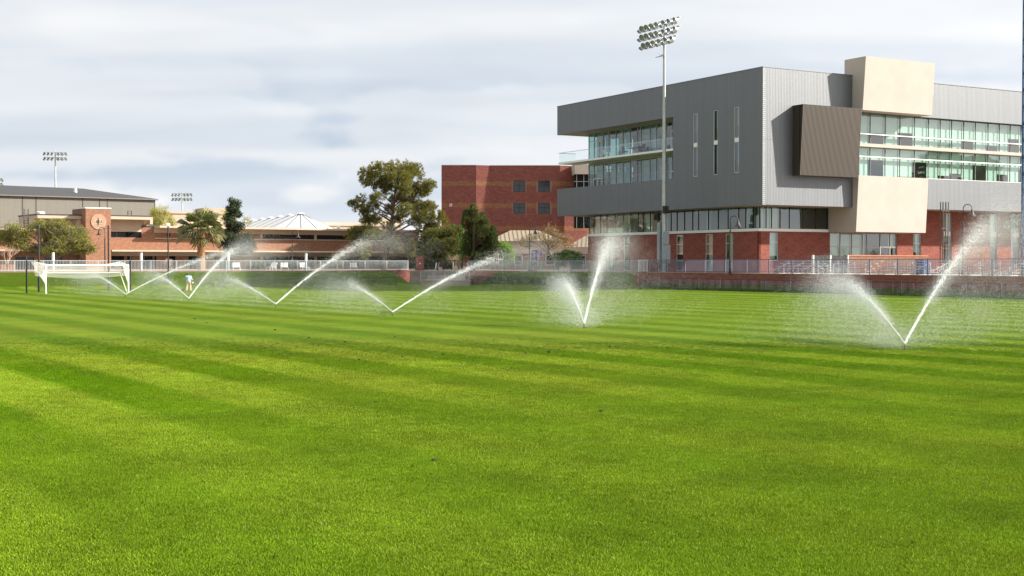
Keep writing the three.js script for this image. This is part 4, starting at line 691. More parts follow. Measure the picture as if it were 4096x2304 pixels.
// ---------------------------------------------------------------- street lamps with bell shades
function crookLamp(label, pos, turn, h = 5.2) {
  const g = thing('street_lamp', label, 'street lamp', pos, turn), r = 0.36, pts = [[0, h * 0.75, 0]];
  for (let k = 0; k <= 10; k++) { const a = Math.PI - k / 10 * Math.PI * 1.02; pts.push([r + r * Math.cos(a), h - r + r * Math.sin(a), 0]); }
  part('pole', new Geo().tube([0, 0, 0], [0, h * 0.75, 0], 0.085, 0.07, 12).tube([0, 0, 0], [0, 0.5, 0], 0.13, 0.1, 12).done(), M.bronze, g);
  part('crook', new Geo().path(pts, 0.035, 8).done(), M.bronze, g);
  const bell = M.bronze.clone(); bell.side = THREE.DoubleSide;
  const s = part('bell_shade', new THREE.LatheGeometry([[0.03, 0.1], [0.07, 0], [0.1, -0.18], [0.15, -0.34], [0.24, -0.46], [0.34, -0.54], [0.35, -0.56]].map(([x, y]) => new THREE.Vector2(x, y)), 20).translate(2 * r, h - r - 0.05, 0), bell, g);
  part('bulb', new THREE.SphereGeometry(0.09, 12, 8).translate(2 * r, h - r - 0.42, 0), M.lampWhite, s);
  return g;
}
crookLamp('dark crook street lamp in front of the long brick building', [-28.1, PLAZA, -168], 0, 5.15);
crookLamp('dark crook street lamp beside the purple sign', [2.1, PLAZA, -158], 0, 5.4);
crookLamp('dark crook street lamp before the brick base of the grey building', [19.85, PLAZA, -119.5], 0, 5.25);
crookLamp('dark crook street lamp beside the brown bar trellis on the right', [36.4, PLAZA, -106], 0, 5.7);
crookLamp('dark crook street lamp against the emblem tower', [-49.6, PLAZA, -160], Math.PI, 5.3);
[[-51.33, -147.2, 'leftmost round white bollard lamp on the pale fence'], [-42.86, -152.1, 'round white bollard lamp between the goal and the tall net pole'], [-33.87, -157.1, 'round white bollard lamp behind the worker'], [-25.36, -162.0, 'round white bollard lamp below the crook street lamp']].forEach(([x, z, lab]) => {
  const g = thing('bollard_lamp', lab, 'lamp post', [x, PLAZA, z + 0.35], 0); part('post', new Geo().tube([0, -0.1, 0], [0, 1.25, 0], 0.13, 0.13, 16).done(), M.steelBlue, g); part('diffuser', new THREE.CylinderGeometry(0.145, 0.145, 0.78, 18).translate(0, 1.64, 0), M.lampWhite, g); part('cap', new THREE.CylinderGeometry(0.15, 0.15, 0.12, 18).translate(0, 2.09, 0), M.fenceLight, g);
});
// ---------------------------------------------------------------- ball-stop poles and the goal
[[-43.51, -120.7, 6.02, 'tall black net pole at the left end of the goal'], [-38.75, -126.1, 6.1, 'tall black net pole behind the right half of the goal'], [-37.31, -142.5, 6.5, 'tall black net pole left of the worker'], [-42.46, -114.8, 3.12, 'short black net pole left of the goal'], [-34.5, -118.7, 3.12, 'short black net pole at the right goal post']].forEach(([x, z, h, lab]) => {
  const y = bankHeight(x, z) - 0.1, g = thing('net_pole', lab, 'pole', [x, y, z], 0); part('pole', new Geo().tube([0, 0, 0], [0, h + 0.1 - y, 0], h > 5 ? 0.085 : 0.055, h > 5 ? 0.075 : 0.05, 12).done(), M.black, g); part('sleeve', new Geo().tube([0, 0, 0], [0, 2.4, 0], h > 5 ? 0.105 : 0.07, h > 5 ? 0.1 : 0.068, 12).done(), mat(0.02, 0.022, 0.024, 0.9), g); part('cap', new THREE.SphereGeometry(h > 5 ? 0.085 : 0.06, 10, 6).translate(0, h + 0.1 - y, 0), M.black, g);
});
{ const pts = [], P = [[-51, 5.6, -118], [-43.51, 5.95, -120.7], [-38.75, 6.0, -126.1], [-37.31, 6.3, -142.5]]; for (let k = 0; k < 3; k++) for (let j = 0; j < 8; j++) { const t = j / 8; pts.push([0, 1, 2].map((c) => lerp(P[k][c], P[k + 1][c], t) - (c === 1 ? Math.sin(Math.PI * t) * 0.35 : 0))); } pts.push(P[3]); single('net_cable', new Geo().path(pts, 0.014, 4).done(), M.black, 'thin dark cable sagging between the tall net poles', 'cable'); }
{
  const W = 7.32, H = 2.44, r = 0.06, P0 = new THREE.Vector3(-40.1, bankHeight(-40.1, -113) , -112.9), turn = Math.atan2(0.61, 0.79), g = thing('soccer_goal', 'white soccer goal with its net tied up at the back', 'goal', P0, turn, null);
  for (const x of [0, W]) part('post', new Geo().tube([x, -0.05, 0], [x, H, 0], r, r, 16).done(), M.postWhite, g);
  part('crossbar', new Geo().tube([-r, H, 0], [W + r, H, 0], r, r, 16).done(), M.postWhite, g);
  part('back_bar', new Geo().tube([0.25, 1.78, -1.5], [W - 0.2, 1.78, -1.5], 0.04, 0.04, 10).done(), M.postWhite, g);
  for (const x of [0.1, W - 0.1]) part('side_stay', new Geo().path([[x, H - 0.06, 0], [x + (x < 1 ? 0.15 : -0.1), 1.78, -1.5], [x, 0.05, -0.1]], 0.03, 8).done(), M.postWhite, g);
  // net: threads over a draped surface from the crossbar to the tied-up back
  const S = (u, v) => {
    const x = lerp(-0.55 * v, W + 0.25 * v, u), sag = Math.sin(Math.PI * u);
    if (v < 0.55) { const t = v / 0.55; return [x, lerp(H, 2.78, t) - sag * (0.55 * t + 0.08 * Math.sin(t * 3.1)), -2.3 * t]; }
    const t = (v - 0.55) / 0.45; return [x, lerp(2.78 - sag * 0.55, 1.55 - sag * 0.25, Math.pow(t, 0.8)), -2.3 + 1.1 * t];
  };
  const net = new Geo(), th = 0.017, nu = 46, nv = 22;
  for (let j = 0; j <= nv; j++) for (let i = 0; i < nu; i++) { const s = (j % 2) * 0.5; net.bar(S(Math.min(1, (i + s) / nu), j / nv), S(Math.min(1, (i + 0.5 + s) / nu), Math.min(1, (j + 1) / nv)), th); if (i + s >= 0.5) net.bar(S((i + s) / nu, j / nv), S((i + s - 0.5) / nu, Math.min(1, (j + 1) / nv)), th); }
  for (let i = 0; i < 24; i++) net.bar(S(i / 24, 0.55), S((i + 1) / 24, 0.55), 0.022);
  for (const [x, s] of [[0, -1], [W, 1]]) {
    const T = (u, v) => [x + s * 0.25 * u * (1 - v) + (s < 0 ? -0.3 * u * (1 - v) : 0), lerp(lerp(H, 2.78, u), lerp(0.55, 1.2, u * 0.4), v), -2.3 * u * (1 - v) - 0.12 * v];
    for (let j = 0; j < 14; j++) for (let i = 0; i < 7; i++) { net.bar(T(i / 7, j / 14), T((i + 1) / 7, (j + 1) / 14), th); net.bar(T((i + 1) / 7, j / 14), T(i / 7, (j + 1) / 14), th); }
  }
  part('net', net.done(), M.netWhite, g);
}
// ---------------------------------------------------------------- groundskeeper
function isoMesh(sdf, c, half, res) {
  const mc = new MarchingCubes(res, M.black, false, false, 120000), n = res; mc.isolation = 0;
  for (let k = 0; k < n; k++) for (let j = 0; j < n; j++) for (let i = 0; i < n; i++) mc.field[i + j * n + k * n * n] = -sdf(c[0] + (i - n / 2) / (n / 2) * half, c[1] + (j - n / 2) / (n / 2) * half, c[2] + (k - n / 2) / (n / 2) * half);
  mc.update();
  const cnt = mc.count, p = new Float32Array(cnt * 3), nn = new Float32Array(cnt * 3);
  for (let i = 0; i < cnt * 3; i++) { p[i] = mc.positionArray[i] * half + c[i % 3]; nn[i] = mc.normalArray[i]; }
  const g = new THREE.BufferGeometry(); g.setAttribute('position', new THREE.BufferAttribute(p, 3)); g.setAttribute('normal', new THREE.BufferAttribute(nn, 3)); return g;
}
const smin = (a, b, k) => { const h = Math.max(k - Math.abs(a - b), 0) / k; return Math.min(a, b) - h * h * k * 0.25; };
function bones(list, k) {
  return (x, y, z) => { let d = 9; for (const [a, b, r0, r1] of list) { const vx = b[0] - a[0], vy = b[1] - a[1], vz = b[2] - a[2], t = Math.max(0, Math.min(1, ((x - a[0]) * vx + (y - a[1]) * vy + (z - a[2]) * vz) / (vx * vx + vy * vy + vz * vz + 1e-9))); d = smin(d, Math.hypot(x - a[0] - vx * t, y - a[1] - vy * t, z - a[2] - vz * t) - lerp(r0, r1, t), k); } return d; };
}
{
  const px = -30.25, pz = -122.8, g = thing('person', 'groundskeeper in a light blue shirt and khaki trousers bending over a trimmer', 'person', [px, bankHeight(px, pz), pz], 0.35);
  const J = { pel: [0, 0.93, 0.02], chest: [-0.01, 1.24, -0.1], neck: [-0.02, 1.42, -0.22], hd: [-0.05, 1.5, -0.33], sl: [-0.19, 1.36, -0.16], sr: [0.18, 1.37, -0.13], el: [-0.27, 1.1, -0.3], er: [0.29, 1.1, -0.1], hl: [-0.16, 0.93, -0.5], hr: [0.24, 0.9, -0.24], kl: [-0.16, 0.49, -0.04], kr: [0.14, 0.49, -0.06], al: [-0.22, 0.08, 0.03], ar: [0.17, 0.08, 0.02] };
  const hand = (h, s) => { const f = []; for (let k = 0; k < 4; k++) { const o = (k - 1.5) * 0.02; f.push([[h[0] + o * s, h[1] - 0.04, h[2] - 0.03], [h[0] + o * s, h[1] - 0.085 - 0.006 * (k === 1 || k === 2), h[2] - 0.05], 0.011, 0.01], [[h[0] + o * s, h[1] - 0.085, h[2] - 0.05], [h[0] + o * s, h[1] - 0.1, h[2] - 0.015], 0.01, 0.009]); } f.push([[h[0] - 0.03 * s, h[1] - 0.01, h[2] - 0.01], [h[0] - 0.055 * s, h[1] - 0.06, h[2] - 0.02], 0.012, 0.01], [h, [h[0], h[1] - 0.045, h[2] - 0.025], 0.03, 0.032]); return f; };
  const skin = mat(0.33, 0.18, 0.11, 0.7), shirt = mat(0.30, 0.50, 0.55, 0.9), khaki = mat(0.48, 0.37, 0.24, 0.9), boot = mat(0.35, 0.2, 0.1, 0.8), cap = mat(0.02, 0.022, 0.028, 0.8);
  const bodyB = [[J.pel, J.chest, 0.13, 0.14], [J.chest, J.neck, 0.12, 0.06], [J.neck, J.hd, 0.055, 0.06], [J.chest, J.sl, 0.1, 0.07], [J.chest, J.sr, 0.1, 0.07], [J.sl, J.el, 0.055, 0.042], [J.el, J.hl, 0.04, 0.028], [J.sr, J.er, 0.055, 0.042], [J.er, J.hr, 0.04, 0.028], [[-0.1, 0.9, 0], J.kl, 0.085, 0.058], [J.kl, J.al, 0.055, 0.04], [[0.1, 0.9, 0], J.kr, 0.085, 0.058], [J.kr, J.ar, 0.055, 0.04]];
  const headB = [[[-0.05, 1.53, -0.34], [-0.055, 1.45, -0.38], 0.098, 0.07], [[-0.06, 1.47, -0.46], [-0.06, 1.46, -0.475], 0.02, 0.014], [[-0.15, 1.49, -0.34], [-0.15, 1.51, -0.33], 0.02, 0.02], [[0.05, 1.49, -0.34], [0.05, 1.51, -0.33], 0.02, 0.02]];
  const body = mergeGeometries([isoMesh(bones(bodyB, 0.07), [0, 0.8, -0.1], 0.85, 84), isoMesh(bones(headB, 0.03), [-0.05, 1.5, -0.36], 0.2, 56), isoMesh(bones(hand(J.hl, -1), 0.008), [J.hl[0], J.hl[1] - 0.05, J.hl[2]], 0.12, 48), isoMesh(bones(hand(J.hr, 1), 0.008), [J.hr[0], J.hr[1] - 0.05, J.hr[2]], 0.12, 48)]);
  part('body', body, skin, g);
  const shirtB = [[[0, 0.92, 0.02], J.chest, 0.165, 0.165], [J.chest, [-0.02, 1.38, -0.18], 0.15, 0.09], [J.chest, J.sl, 0.12, 0.095], [J.chest, J.sr, 0.12, 0.095], [J.sl, J.el, 0.085, 0.068], [J.sr, J.er, 0.085, 0.07], [J.el, J.hl.map((v, i) => lerp(J.el[i], v, 0.8)), 0.066, 0.05], [J.er, J.hr.map((v, i) => lerp(J.er[i], v, 0.8)), 0.066, 0.05]];
  part('shirt', isoMesh(bones(shirtB, 0.06), [0, 1.12, -0.12], 0.58, 72), shirt, g);
  const legB = [[[-0.09, 0.9, 0.01], [0.09, 0.9, 0.01], 0.145, 0.145], [[-0.1, 0.86, 0], J.kl, 0.125, 0.09], [J.kl, [-0.215, 0.14, 0.03], 0.09, 0.082], [[0.1, 0.86, 0], J.kr, 0.125, 0.09], [J.kr, [0.165, 0.14, 0.02], 0.09, 0.082]];
  part('trousers', isoMesh(bones(legB, 0.05), [0, 0.55, 0], 0.58, 72), khaki, g);
  for (const [a, t] of [[J.al, [-0.25, 0.05, -0.16]], [J.ar, [0.17, 0.05, -0.18]]]) part('boot', isoMesh(bones([[[a[0], 0.16, a[2]], [a[0], 0.06, a[2] + 0.02], 0.055, 0.056], [[a[0], 0.055, a[2] + 0.02], t, 0.055, 0.045]], 0.03), [a[0], 0.1, a[2] - 0.06], 0.24, 40), boot, g);
  part('cap', isoMesh((x, y, z) => Math.max(bones([[[-0.05, 1.55, -0.34], [-0.05, 1.54, -0.35], 0.108, 0.108], [[-0.06, 1.535, -0.42], [-0.07, 1.5, -0.53], 0.05, 0.035]], 0.02)(x, y, z), -(y - 1.5 + (z + 0.34) * -0.12)), [-0.05, 1.54, -0.4], 0.22, 48), cap, g);
  const t = thing('string_trimmer', 'red and white engine string trimmer held by the groundskeeper', 'trimmer', [px, bankHeight(px, pz), pz], 0.35);
  part('engine', new Geo().box(0.22, 0.42, 0.86, 1.06, -0.12, 0.1).done(), mat(0.35, 0.03, 0.02, 0.5), t); part('fuel_tank', BX(0.3, 0.46, 0.76, 0.858, -0.06, 0.12), M.white, t);
  part('shaft', new Geo().tube([0.3, 0.94, -0.1], [-0.45, 0.12, -0.95], 0.016, 0.016, 8).done(), M.black, t); part('handle', new Geo().path([[-0.08, 0.52, -0.53], [-0.16, 0.83, -0.53], [-0.16, 0.84, -0.56]], 0.014, 6).done(), M.black, t);
  part('head', new THREE.CylinderGeometry(0.07, 0.09, 0.1, 12).translate(-0.47, 0.08, -0.97), M.black, t); part('guard', BX(-0.6, -0.36, 0.1, 0.16, -0.92, -0.72), M.black, t);
}
// ---------------------------------------------------------------- right-hand plaza: bleachers, planter wall, trellis, tower
function bleacher(label, z0, z1) {
  const len = z1 - z0, g = thing('bleacher', label, 'bleacher', FB.pt(-3.9, PLAZA + 0.02, z0), FB.t, 'aluminium bleachers behind the right fence'), rows = 4;
  for (let k = 0; k < rows; k++) {
    const x = k * 0.62, y = 0.42 + k * 0.22;
    part('seat_plank', BX(x - 0.13, x + 0.13, y, y + 0.045, 0, len), M.alu, g);
    if (k) part('foot_plank', BX(x - 0.48, x - 0.2, y - 0.4, y - 0.36, 0, len), M.alu, g);
  }
  for (let z = 0.4; z < len; z += 1.85) part('frame', new Geo().bar([0, 0, z], [0, 0.42, z], 0.05).bar([0.62, 0, z], [0.62, 0.64, z], 0.05).bar([1.24, 0, z], [1.24, 0.86, z], 0.05).bar([1.86, 0, z], [1.86, 1.08, z], 0.05).bar([-0.1, 0.02, z], [1.95, 0.02, z], 0.05).bar([0, 0.3, z], [1.86, 0.98, z], 0.05).bar([0.62, 0.05, z + 0.03], [1.24, 0.8, z + Math.min(1.5, len - z - 0.1)], 0.035).done(), M.alu, g);
}
bleacher('aluminium bleacher nearest the corner of the grey building', 5.6, 11.2);
bleacher('aluminium bleacher below the orange planter wall', 11.8, 17.2);
bleacher('aluminium bleacher right of the orange planter wall', 18.2, 24.2);
bleacher('aluminium bleacher under the right sprinkler jet', 24.9, 31.5);
bleacher('aluminium bleacher at the far right edge', 32.2, 38.5);
{
  const g = thing('planter_wall', 'low sunlit orange brick planter wall behind the bleachers', 'wall', FB.pt(0, 0, 4), FB.t); part('brick_front', BX(7.2, 17.6, PLAZA - 0.05, 3.28, -0.6, 0), M.brickC, g); part('coping', BX(7.1, 17.7, 3.282, 3.4, -0.66, 0.06), mat(0.44, 0.17, 0.09, 0.9, 0, { map: stuccoMap }), g);
}
{
  const g = thing('louvred_screen', 'dark vertical-louvre metal screen with pale end posts beside the planter wall', 'screen', FB.pt(0, 0, 4.05), FB.t); for (const x of [2.6, 4.75, 6.95]) part('end_post', BX(x - 0.08, x + 0.08, PLAZA, 3.38, -0.1, 0.1), M.alu, g);
  part('rail', new Geo().box(2.68, 6.87, 2.0, 2.06, -0.05, 0.0).box(2.68, 6.87, 3.26, 3.32, -0.05, 0.0).done(), M.darkTrim, g);
  const lg = BX(-0.06, 0.06, 1.98, 3.35, 0.002, 0.05); for (let k = 0; k < 26; k++) { const x = 2.78 + k * 0.158; if (Math.abs(x - 4.75) > 0.14) part('louvre', lg, M.bronze, g).position.x = x; }
}
{ const g = thing('bar_trellis', 'tall narrow brown trellis of vertical bars before the brick wall', 'trellis', FB.pt(5.9, PLAZA, 16.6), FB.t); for (let k = 0; k < 6; k++) part('bar', new Geo().tube([-0.42 + k * 0.165, 0, k % 2 ? 0.06 : -0.06], [-0.42 + k * 0.165, 6.2, k % 2 ? 0.06 : -0.06], 0.045, 0.045, 8).done(), M.rust, g); for (const y of [0.5, 2.2, 3.9, 5.4]) part('ring', BX(-0.47, 0.47, y, y + 0.06, -0.12, 0.12), M.rust, g); }
{
  const g = thing('lattice_tower', 'dark blue steel lattice tower at the right edge', 'tower', [38.62, PLAZA, -97], 0.3), w = 0.62, H = 26, st = 0.62, c = [[-w, -w], [w, -w], [w, w], [-w, w]];
  for (const [x, z] of c) part('chord', new Geo().bar([x, 0, z], [x, H, z], 0.13).done(), M.towerBlue, g);
  for (let s = 0; s < 4; s++) { const a = c[s], b = c[(s + 1) % 4]; for (let k = 0; k < H / st - 1; k++) { const [p, q] = k % 2 ? [a, b] : [b, a]; part('lacing', new Geo().bar([p[0], k * st + 0.1, p[1]], [q[0], (k + 1) * st + 0.1, q[1]], 0.055).done(), M.towerBlue, g); } }
  part('base', BX(-0.8, 0.8, 0, 0.1, -0.8, 0.8), M.concrete, g);
}
{ const g = thing('litter_bin', 'blue square bin behind the bleachers', 'bin', FB.pt(-1.0, PLAZA, 20.6), FB.t); part('body', BX(-0.4, 0.4, 0.05, 1.15, -0.4, 0.4), mat(0.02, 0.07, 0.25, 0.5), g); part('lid', BX(-0.44, 0.44, 1.15, 1.24, -0.44, 0.44), mat(0.02, 0.05, 0.18, 0.5), g); }
// ---------------------------------------------------------------- purple direction sign and folded parasol
{
  const c = document.createElement('canvas'); c.width = 512; c.height = 512; const x = c.getContext('2d'), r = rng(4); x.fillStyle = '#5a2a86'; x.fillRect(0, 0, 512, 512); x.fillStyle = '#d9cfe6';
  for (const [ox, w] of [[20, 215], [290, 190]]) for (let k = 0; k < 5; k++) { let u = ox; while (u < ox + w * (0.55 + 0.45 * hash2(k, ox))) { const l = 8 + r() * 16; x.fillRect(u, 40 + k * 92, l, 30); u += l + 6; } if (ox === 20) x.fillRect(ox, 88 + k * 92, 235, 6); }
  const t = new THREE.CanvasTexture(c); t.colorSpace = THREE.SRGBColorSpace;
  const g = thing('direction_sign', 'purple direction sign with white lines of text on a purple post', 'sign', [3.0, PLAZA, -160], 0.05); part('post', new Geo().tube([0, 0, 0], [0, 2.6, 0], 0.07, 0.07, 10).done(), M.purple, g);
  const p = part('panel', BX(-0.62, 0.62, 1.55, 2.5, 0.06, 0.1), M.purple, g); part('lettering', new THREE.PlaneGeometry(1.2, 0.92).translate(0, 2.025, 0.104), new THREE.MeshPhysicalMaterial({ map: t, roughness: 0.6 }), p);
}
{ const g = thing('folded_parasol', 'folded dark blue parasol beside the crook lamp', 'parasol', [2.55, PLAZA, -158.2], 0); part('pole', new Geo().tube([0, 0, 0], [0, 2.3, 0], 0.03).done(), M.galv, g); part('canopy', new THREE.ConeGeometry(0.3, 1.7, 8).translate(0, 1.45, 0), M.navy, g); part('base', new THREE.CylinderGeometry(0.3, 0.35, 0.1, 14).translate(0, 0.05, 0), M.bronze, g); }
// lounge chairs on the terrace behind the pale fence
[[-35.3, -168.3, 0.3, 'white lounge chair left of the crook street lamp'], [-31.2, -170.2, -0.4, 'white lounge chair behind the bollard lamp, tilted left'], [-29.6, -170.8, 0.2, 'white lounge chair below the crook street lamp'], [-27.1, -171.6, 0.5, 'white lounge chair right of the crook street lamp'], [-21.0, -174.0, 0.1, 'white lounge chair near the pine']].forEach(([x, z, t, lab]) => {
  const g = thing('lounge_chair', lab, 'chair', [x, PLAZA, z], t); for (let k = 0; k < 6; k++) part('slat', BX(-0.5, 0.5, 0.38, 0.42, -0.4 + k * 0.15, -0.28 + k * 0.15), M.white, g); for (let k = 0; k < 5; k++) part('back_slat', new Geo().hexa([[-0.45 + k * 0.19, 0.42, -0.42], [-0.32 + k * 0.19, 0.42, -0.42], [-0.32 + k * 0.19, 0.42, -0.46], [-0.45 + k * 0.19, 0.42, -0.46], [-0.45 + k * 0.19, 1.0, -0.75], [-0.32 + k * 0.19, 1.0, -0.75], [-0.32 + k * 0.19, 1.0, -0.79], [-0.45 + k * 0.19, 1.0, -0.79]]).done(), M.white, g);
  for (const [u, v] of [[-0.45, -0.38], [0.45, -0.38], [-0.45, 0.42], [0.45, 0.42]]) part('leg', BX(u - 0.03, u + 0.03, 0, 0.38, v - 0.03, v + 0.03), M.white, g);
});
// soil clods on the turf
{ const r = rng(31), spots = [[-1.05, 17.6], [1.6, 23.5], [-5.6, 44], [-4.2, 47], [-2.0, 38], [-3.1, 37], [0.4, 38.6], [1.1, 39], [-9.4, 52], [-7.2, 46.5], [-13.5, 58], [-15, 62], [-4.2, 36], [3.1, 41.5], [-16.4, 40], [-2.6, 25]];
  spots.forEach(([x, D]) => { const g = new THREE.IcosahedronGeometry(0.022 + 0.014 * r(), 1), p = g.attributes.position; for (let k = 0; k < p.count; k++) { const s = 0.75 + 0.5 * hash2(Math.round(p.getX(k) * 900), Math.round(p.getZ(k) * 900 + p.getY(k) * 300)); p.setXYZ(k, p.getX(k) * s * 1.3, p.getY(k) * s * 0.7, p.getZ(k) * s); } g.computeVertexNormals(); const m = single('soil_clod', g, mat(0.018, 0.015, 0.01, 1), 'small dark clod of soil lying on the mown grass', 'clod', 'soil clods on the field'); m.position.set(x, bankHeight(x, -D) + 0.03, -D); }); }
// ---------------------------------------------------------------- vegetation
const leafMat = new THREE.MeshPhysicalMaterial({ vertexColors: true, roughness: 0.9, transmission: 0.35, thickness: 0, side: THREE.DoubleSide, specularIntensity: 0.5 });
const V = (x, y, z) => new THREE.Vector3(x, y, z);
function sphereDir(r) { const z = r() * 2 - 1, a = r() * 6.2832, s = Math.sqrt(1 - z * z); return V(s * Math.cos(a), z, s * Math.sin(a)); }
function tone(r, c1, c2) { const t = r(), v = 0.8 + 0.4 * r(); return [0, 1, 2].map((k) => lerp(c1[k], c2[k], t) * v); }
function leaf(g, p, d, len, w, r) {           // pointed leaf
  const s = V(0, 0, 0).crossVectors(d, sphereDir(r)).normalize().multiplyScalar(w / 2), m = p.clone().addScaledVector(d, len * 0.45), e = p.clone().addScaledVector(d, len);
  g.quad(p.toArray(), m.clone().sub(s).toArray(), e.toArray(), m.clone().add(s).toArray());
}
function needles(g, p, o, n, len, w, r) {
  for (let k = 0; k < n; k++) { const d = sphereDir(r).multiplyScalar(0.75).add(o).normalize(), s = V(0, 0, 0).crossVectors(d, sphereDir(r)).normalize().multiplyScalar(w / 2), l = len * (0.7 + 0.6 * r()), b = p.clone().addScaledVector(d, 0.04); g.tri(b.clone().sub(s).toArray(), b.clone().add(s).toArray(), p.clone().addScaledVector(d, l).toArray()); }
}
function placeBlobs(list, R, r) { return list.map(([x, y, rx, ry]) => ({ c: V(x, y, (r() * 2 - 1) * Math.sqrt(Math.max(0.05, R * R - x * x * 0.6)) * 0.75), rx, ry, rz: Math.max(rx, ry) * 0.95 })); }
function inBlob(b, r, shell = 0.55) { const d = sphereDir(r), k = Math.pow(r(), shell); return { p: V(b.c.x + d.x * b.rx * k, b.c.y + d.y * b.ry * k, b.c.z + d.z * b.rz * k), o: V(d.x, d.y * 0.9 + 0.35, d.z).normalize() }; }
function bough(g, a, b, r0, r1, sag, r, seg = 5) { const pts = [], rr = []; for (let k = 0; k <= seg; k++) { const t = k / seg, q = a.clone().lerp(b, t); q.y += Math.sin(Math.PI * t) * sag; if (k && k < seg) q.add(V((r() - 0.5) * 0.2, (r() - 0.5) * 0.15, (r() - 0.5) * 0.2)); pts.push(q.toArray()); rr.push(lerp(r0, r1, t)); } g.path(pts, rr, 6); }
function makeTree(name, label, category, pos, o) {
  const r = rng(o.seed), g = thing(name, label, category, pos, o.turn ?? 0, o.group), blobs = placeBlobs(o.blobs.map(([a, b, c, d]) => [a, b, c * (o.swell ?? 1), d * (o.swell ?? 1) * (o.swell ? 1.1 : 1)]), o.R, r), wood = new Geo(), crown = new Geo(), twigs = new Geo();
  const tp = o.trunk.map((q) => V(...q)), tr = o.trunkR; wood.path(tp.map((q) => q.toArray()), tr, 10);
  const onTrunk = (y) => { let k = 0; while (k < tp.length - 2 && tp[k + 1].y < y) k++; const t = Math.max(0, Math.min(1, (y - tp[k].y) / Math.max(0.01, tp[k + 1].y - tp[k].y))); return { p: tp[k].clone().lerp(tp[k + 1], t), r: lerp(tr[k], tr[k + 1], t) }; };
  blobs.forEach((b) => {
    const from = onTrunk(Math.max(o.fork ?? 1, b.c.y - (o.rise ?? 0.25) * Math.hypot(b.c.x, b.c.z) - 0.3)); if (o.limbs !== false) bough(wood, from.p, b.c, Math.min(from.r * 0.55, 0.035 + 0.022 * from.p.distanceTo(b.c)), 0.02, o.sag ?? 0.2, r);
    const n = Math.round(o.density * (b.rx * b.ry + b.rx * b.rz + b.ry * b.rz));
    for (let k = 0; k < n; k++) {
      const { p, o: dir } = inBlob(b, r); if (fbm(p.x * 1.7 + o.seed, p.y * 1.7 + p.z * 0.9, 3) < (o.gaps ?? 0.36)) continue;
      crown.col = tone(r, o.c1, o.c2);
      if (o.kind === 'needle') needles(crown, p, dir, o.per ?? 8, o.len, o.w, r); else for (let q = 0; q < (o.per ?? 3); q++) leaf(crown, p.clone().add(sphereDir(r).multiplyScalar(0.1)), sphereDir(r).add(V(0, o.droop ?? 0, 0)).normalize(), o.len * (0.7 + 0.6 * r()), o.w, r);
    }
    const nt = Math.round((o.twigs ?? 0) * b.rx * b.rz * 4);
    for (let k = 0; k < nt; k++) { const a = inBlob(b, r, 0.8).p, d = sphereDir(r).add(V(0, 0.25, 0)).normalize(), e = a.clone().addScaledVector(d, 0.4 + 0.7 * r()); twigs.bar(a.toArray(), e.toArray(), 0.018 + 0.014 * r()); if (k % 3 === 0) twigs.bar(a.clone().lerp(b.c, 0.7).toArray(), a.toArray(), 0.03); }
  });
  const t = part('trunk', wood.done(), o.bark ?? M.bark, g); if (twigs.i.length) { const q = part('twigs', twigs.done(), o.twigMat ?? M.barkGrey, g); q.userData.kind = 'stuff'; }
  const c = part('crown', crown.done(), leafMat, g); c.userData.kind = 'stuff';
  return g;
}
const PINE1 = [0.11, 0.12, 0.015], PINE2 = [0.25, 0.225, 0.035], DEEP1 = [0.022, 0.05, 0.012], DEEP2 = [0.06, 0.1, 0.02];
makeTree('pine_tree', 'big spreading pine tree in front of the long brick building', 'tree', [-17.2, PLAZA, -176], {
  seed: 101, R: 4.6, trunk: [[0, -0.1, 0], [0.35, 2.4, 0.1], [0.85, 5.0, 0.05], [1.25, 7.6, -0.1], [1.5, 10, 0], [1.9, 12.4, 0]], trunkR: [0.42, 0.34, 0.29, 0.24, 0.17, 0.06], fork: 3, rise: 0.35, sag: 0.35, kind: 'needle', per: 12, len: 0.33, w: 0.042, density: 120, gaps: 0.4, swell: 1.28, c1: PINE1, c2: PINE2, twigs: 1.6, twigMat: M.barkGrey,
  blobs: [[1.2, 13.6, 1.06, 0.96], [-0.6, 13.4, 0.96, 0.74], [-2.3, 12.9, 0.85, 0.64], [3.0, 13.3, 1.17, 0.96], [4.2, 13.0, 0.96, 0.96], [-1.6, 11.9, 1.17, 0.74], [0.4, 12.0, 1.28, 0.85], [2.5, 12.0, 1.28, 0.85], [4.0, 11.2, 1.28, 0.64], [5.8, 11.4, 1.06, 0.64], [-0.2, 10.9, 0.96, 0.64], [3.0, 10.6, 1.17, 0.64], [5.1, 10.5, 0.96, 0.53], [-2.1, 9.5, 1.06, 0.37], [-3.7, 8.9, 0.96, 0.34], [-3.0, 8.1, 1.06, 0.48], [-1.5, 8.8, 0.85, 0.43], [-0.7, 7.3, 0.85, 0.43], [-2.1, 6.8, 1.17, 0.53], [3.2, 9.5, 1.17, 0.64], [3.0, 8.0, 1.17, 0.64], [4.7, 8.6, 0.96, 0.53], [6.0, 8.5, 0.96, 0.53], [5.5, 7.3, 1.38, 0.64], [7.2, 7.3, 0.85, 0.53], [7.4, 6.3, 1.06, 0.74], [5.7, 5.8, 1.28, 0.64], [-2.7, 5.2, 1.7, 0.53], [-1.1, 4.8, 1.17, 0.43], [-3.5, 4.5, 1.38, 0.43], [6.6, 4.7, 1.6, 0.85], [-2.5, 2.9, 0.96, 0.96], [1.3, 3.9, 0.85, 0.53], [1.7, 3.0, 0.74, 0.53], [3.4, 3.0, 0.53, 0.96], [1.3, 9.7, 0.8, 0.45], [2.1, 6.9, 0.8, 0.4], [-0.9, 10.1, 0.8, 0.4], [4.2, 6.6, 0.9, 0.45], [0.3, 6.0, 0.8, 0.35], [0.6, 8.4, 0.6, 0.35]] });
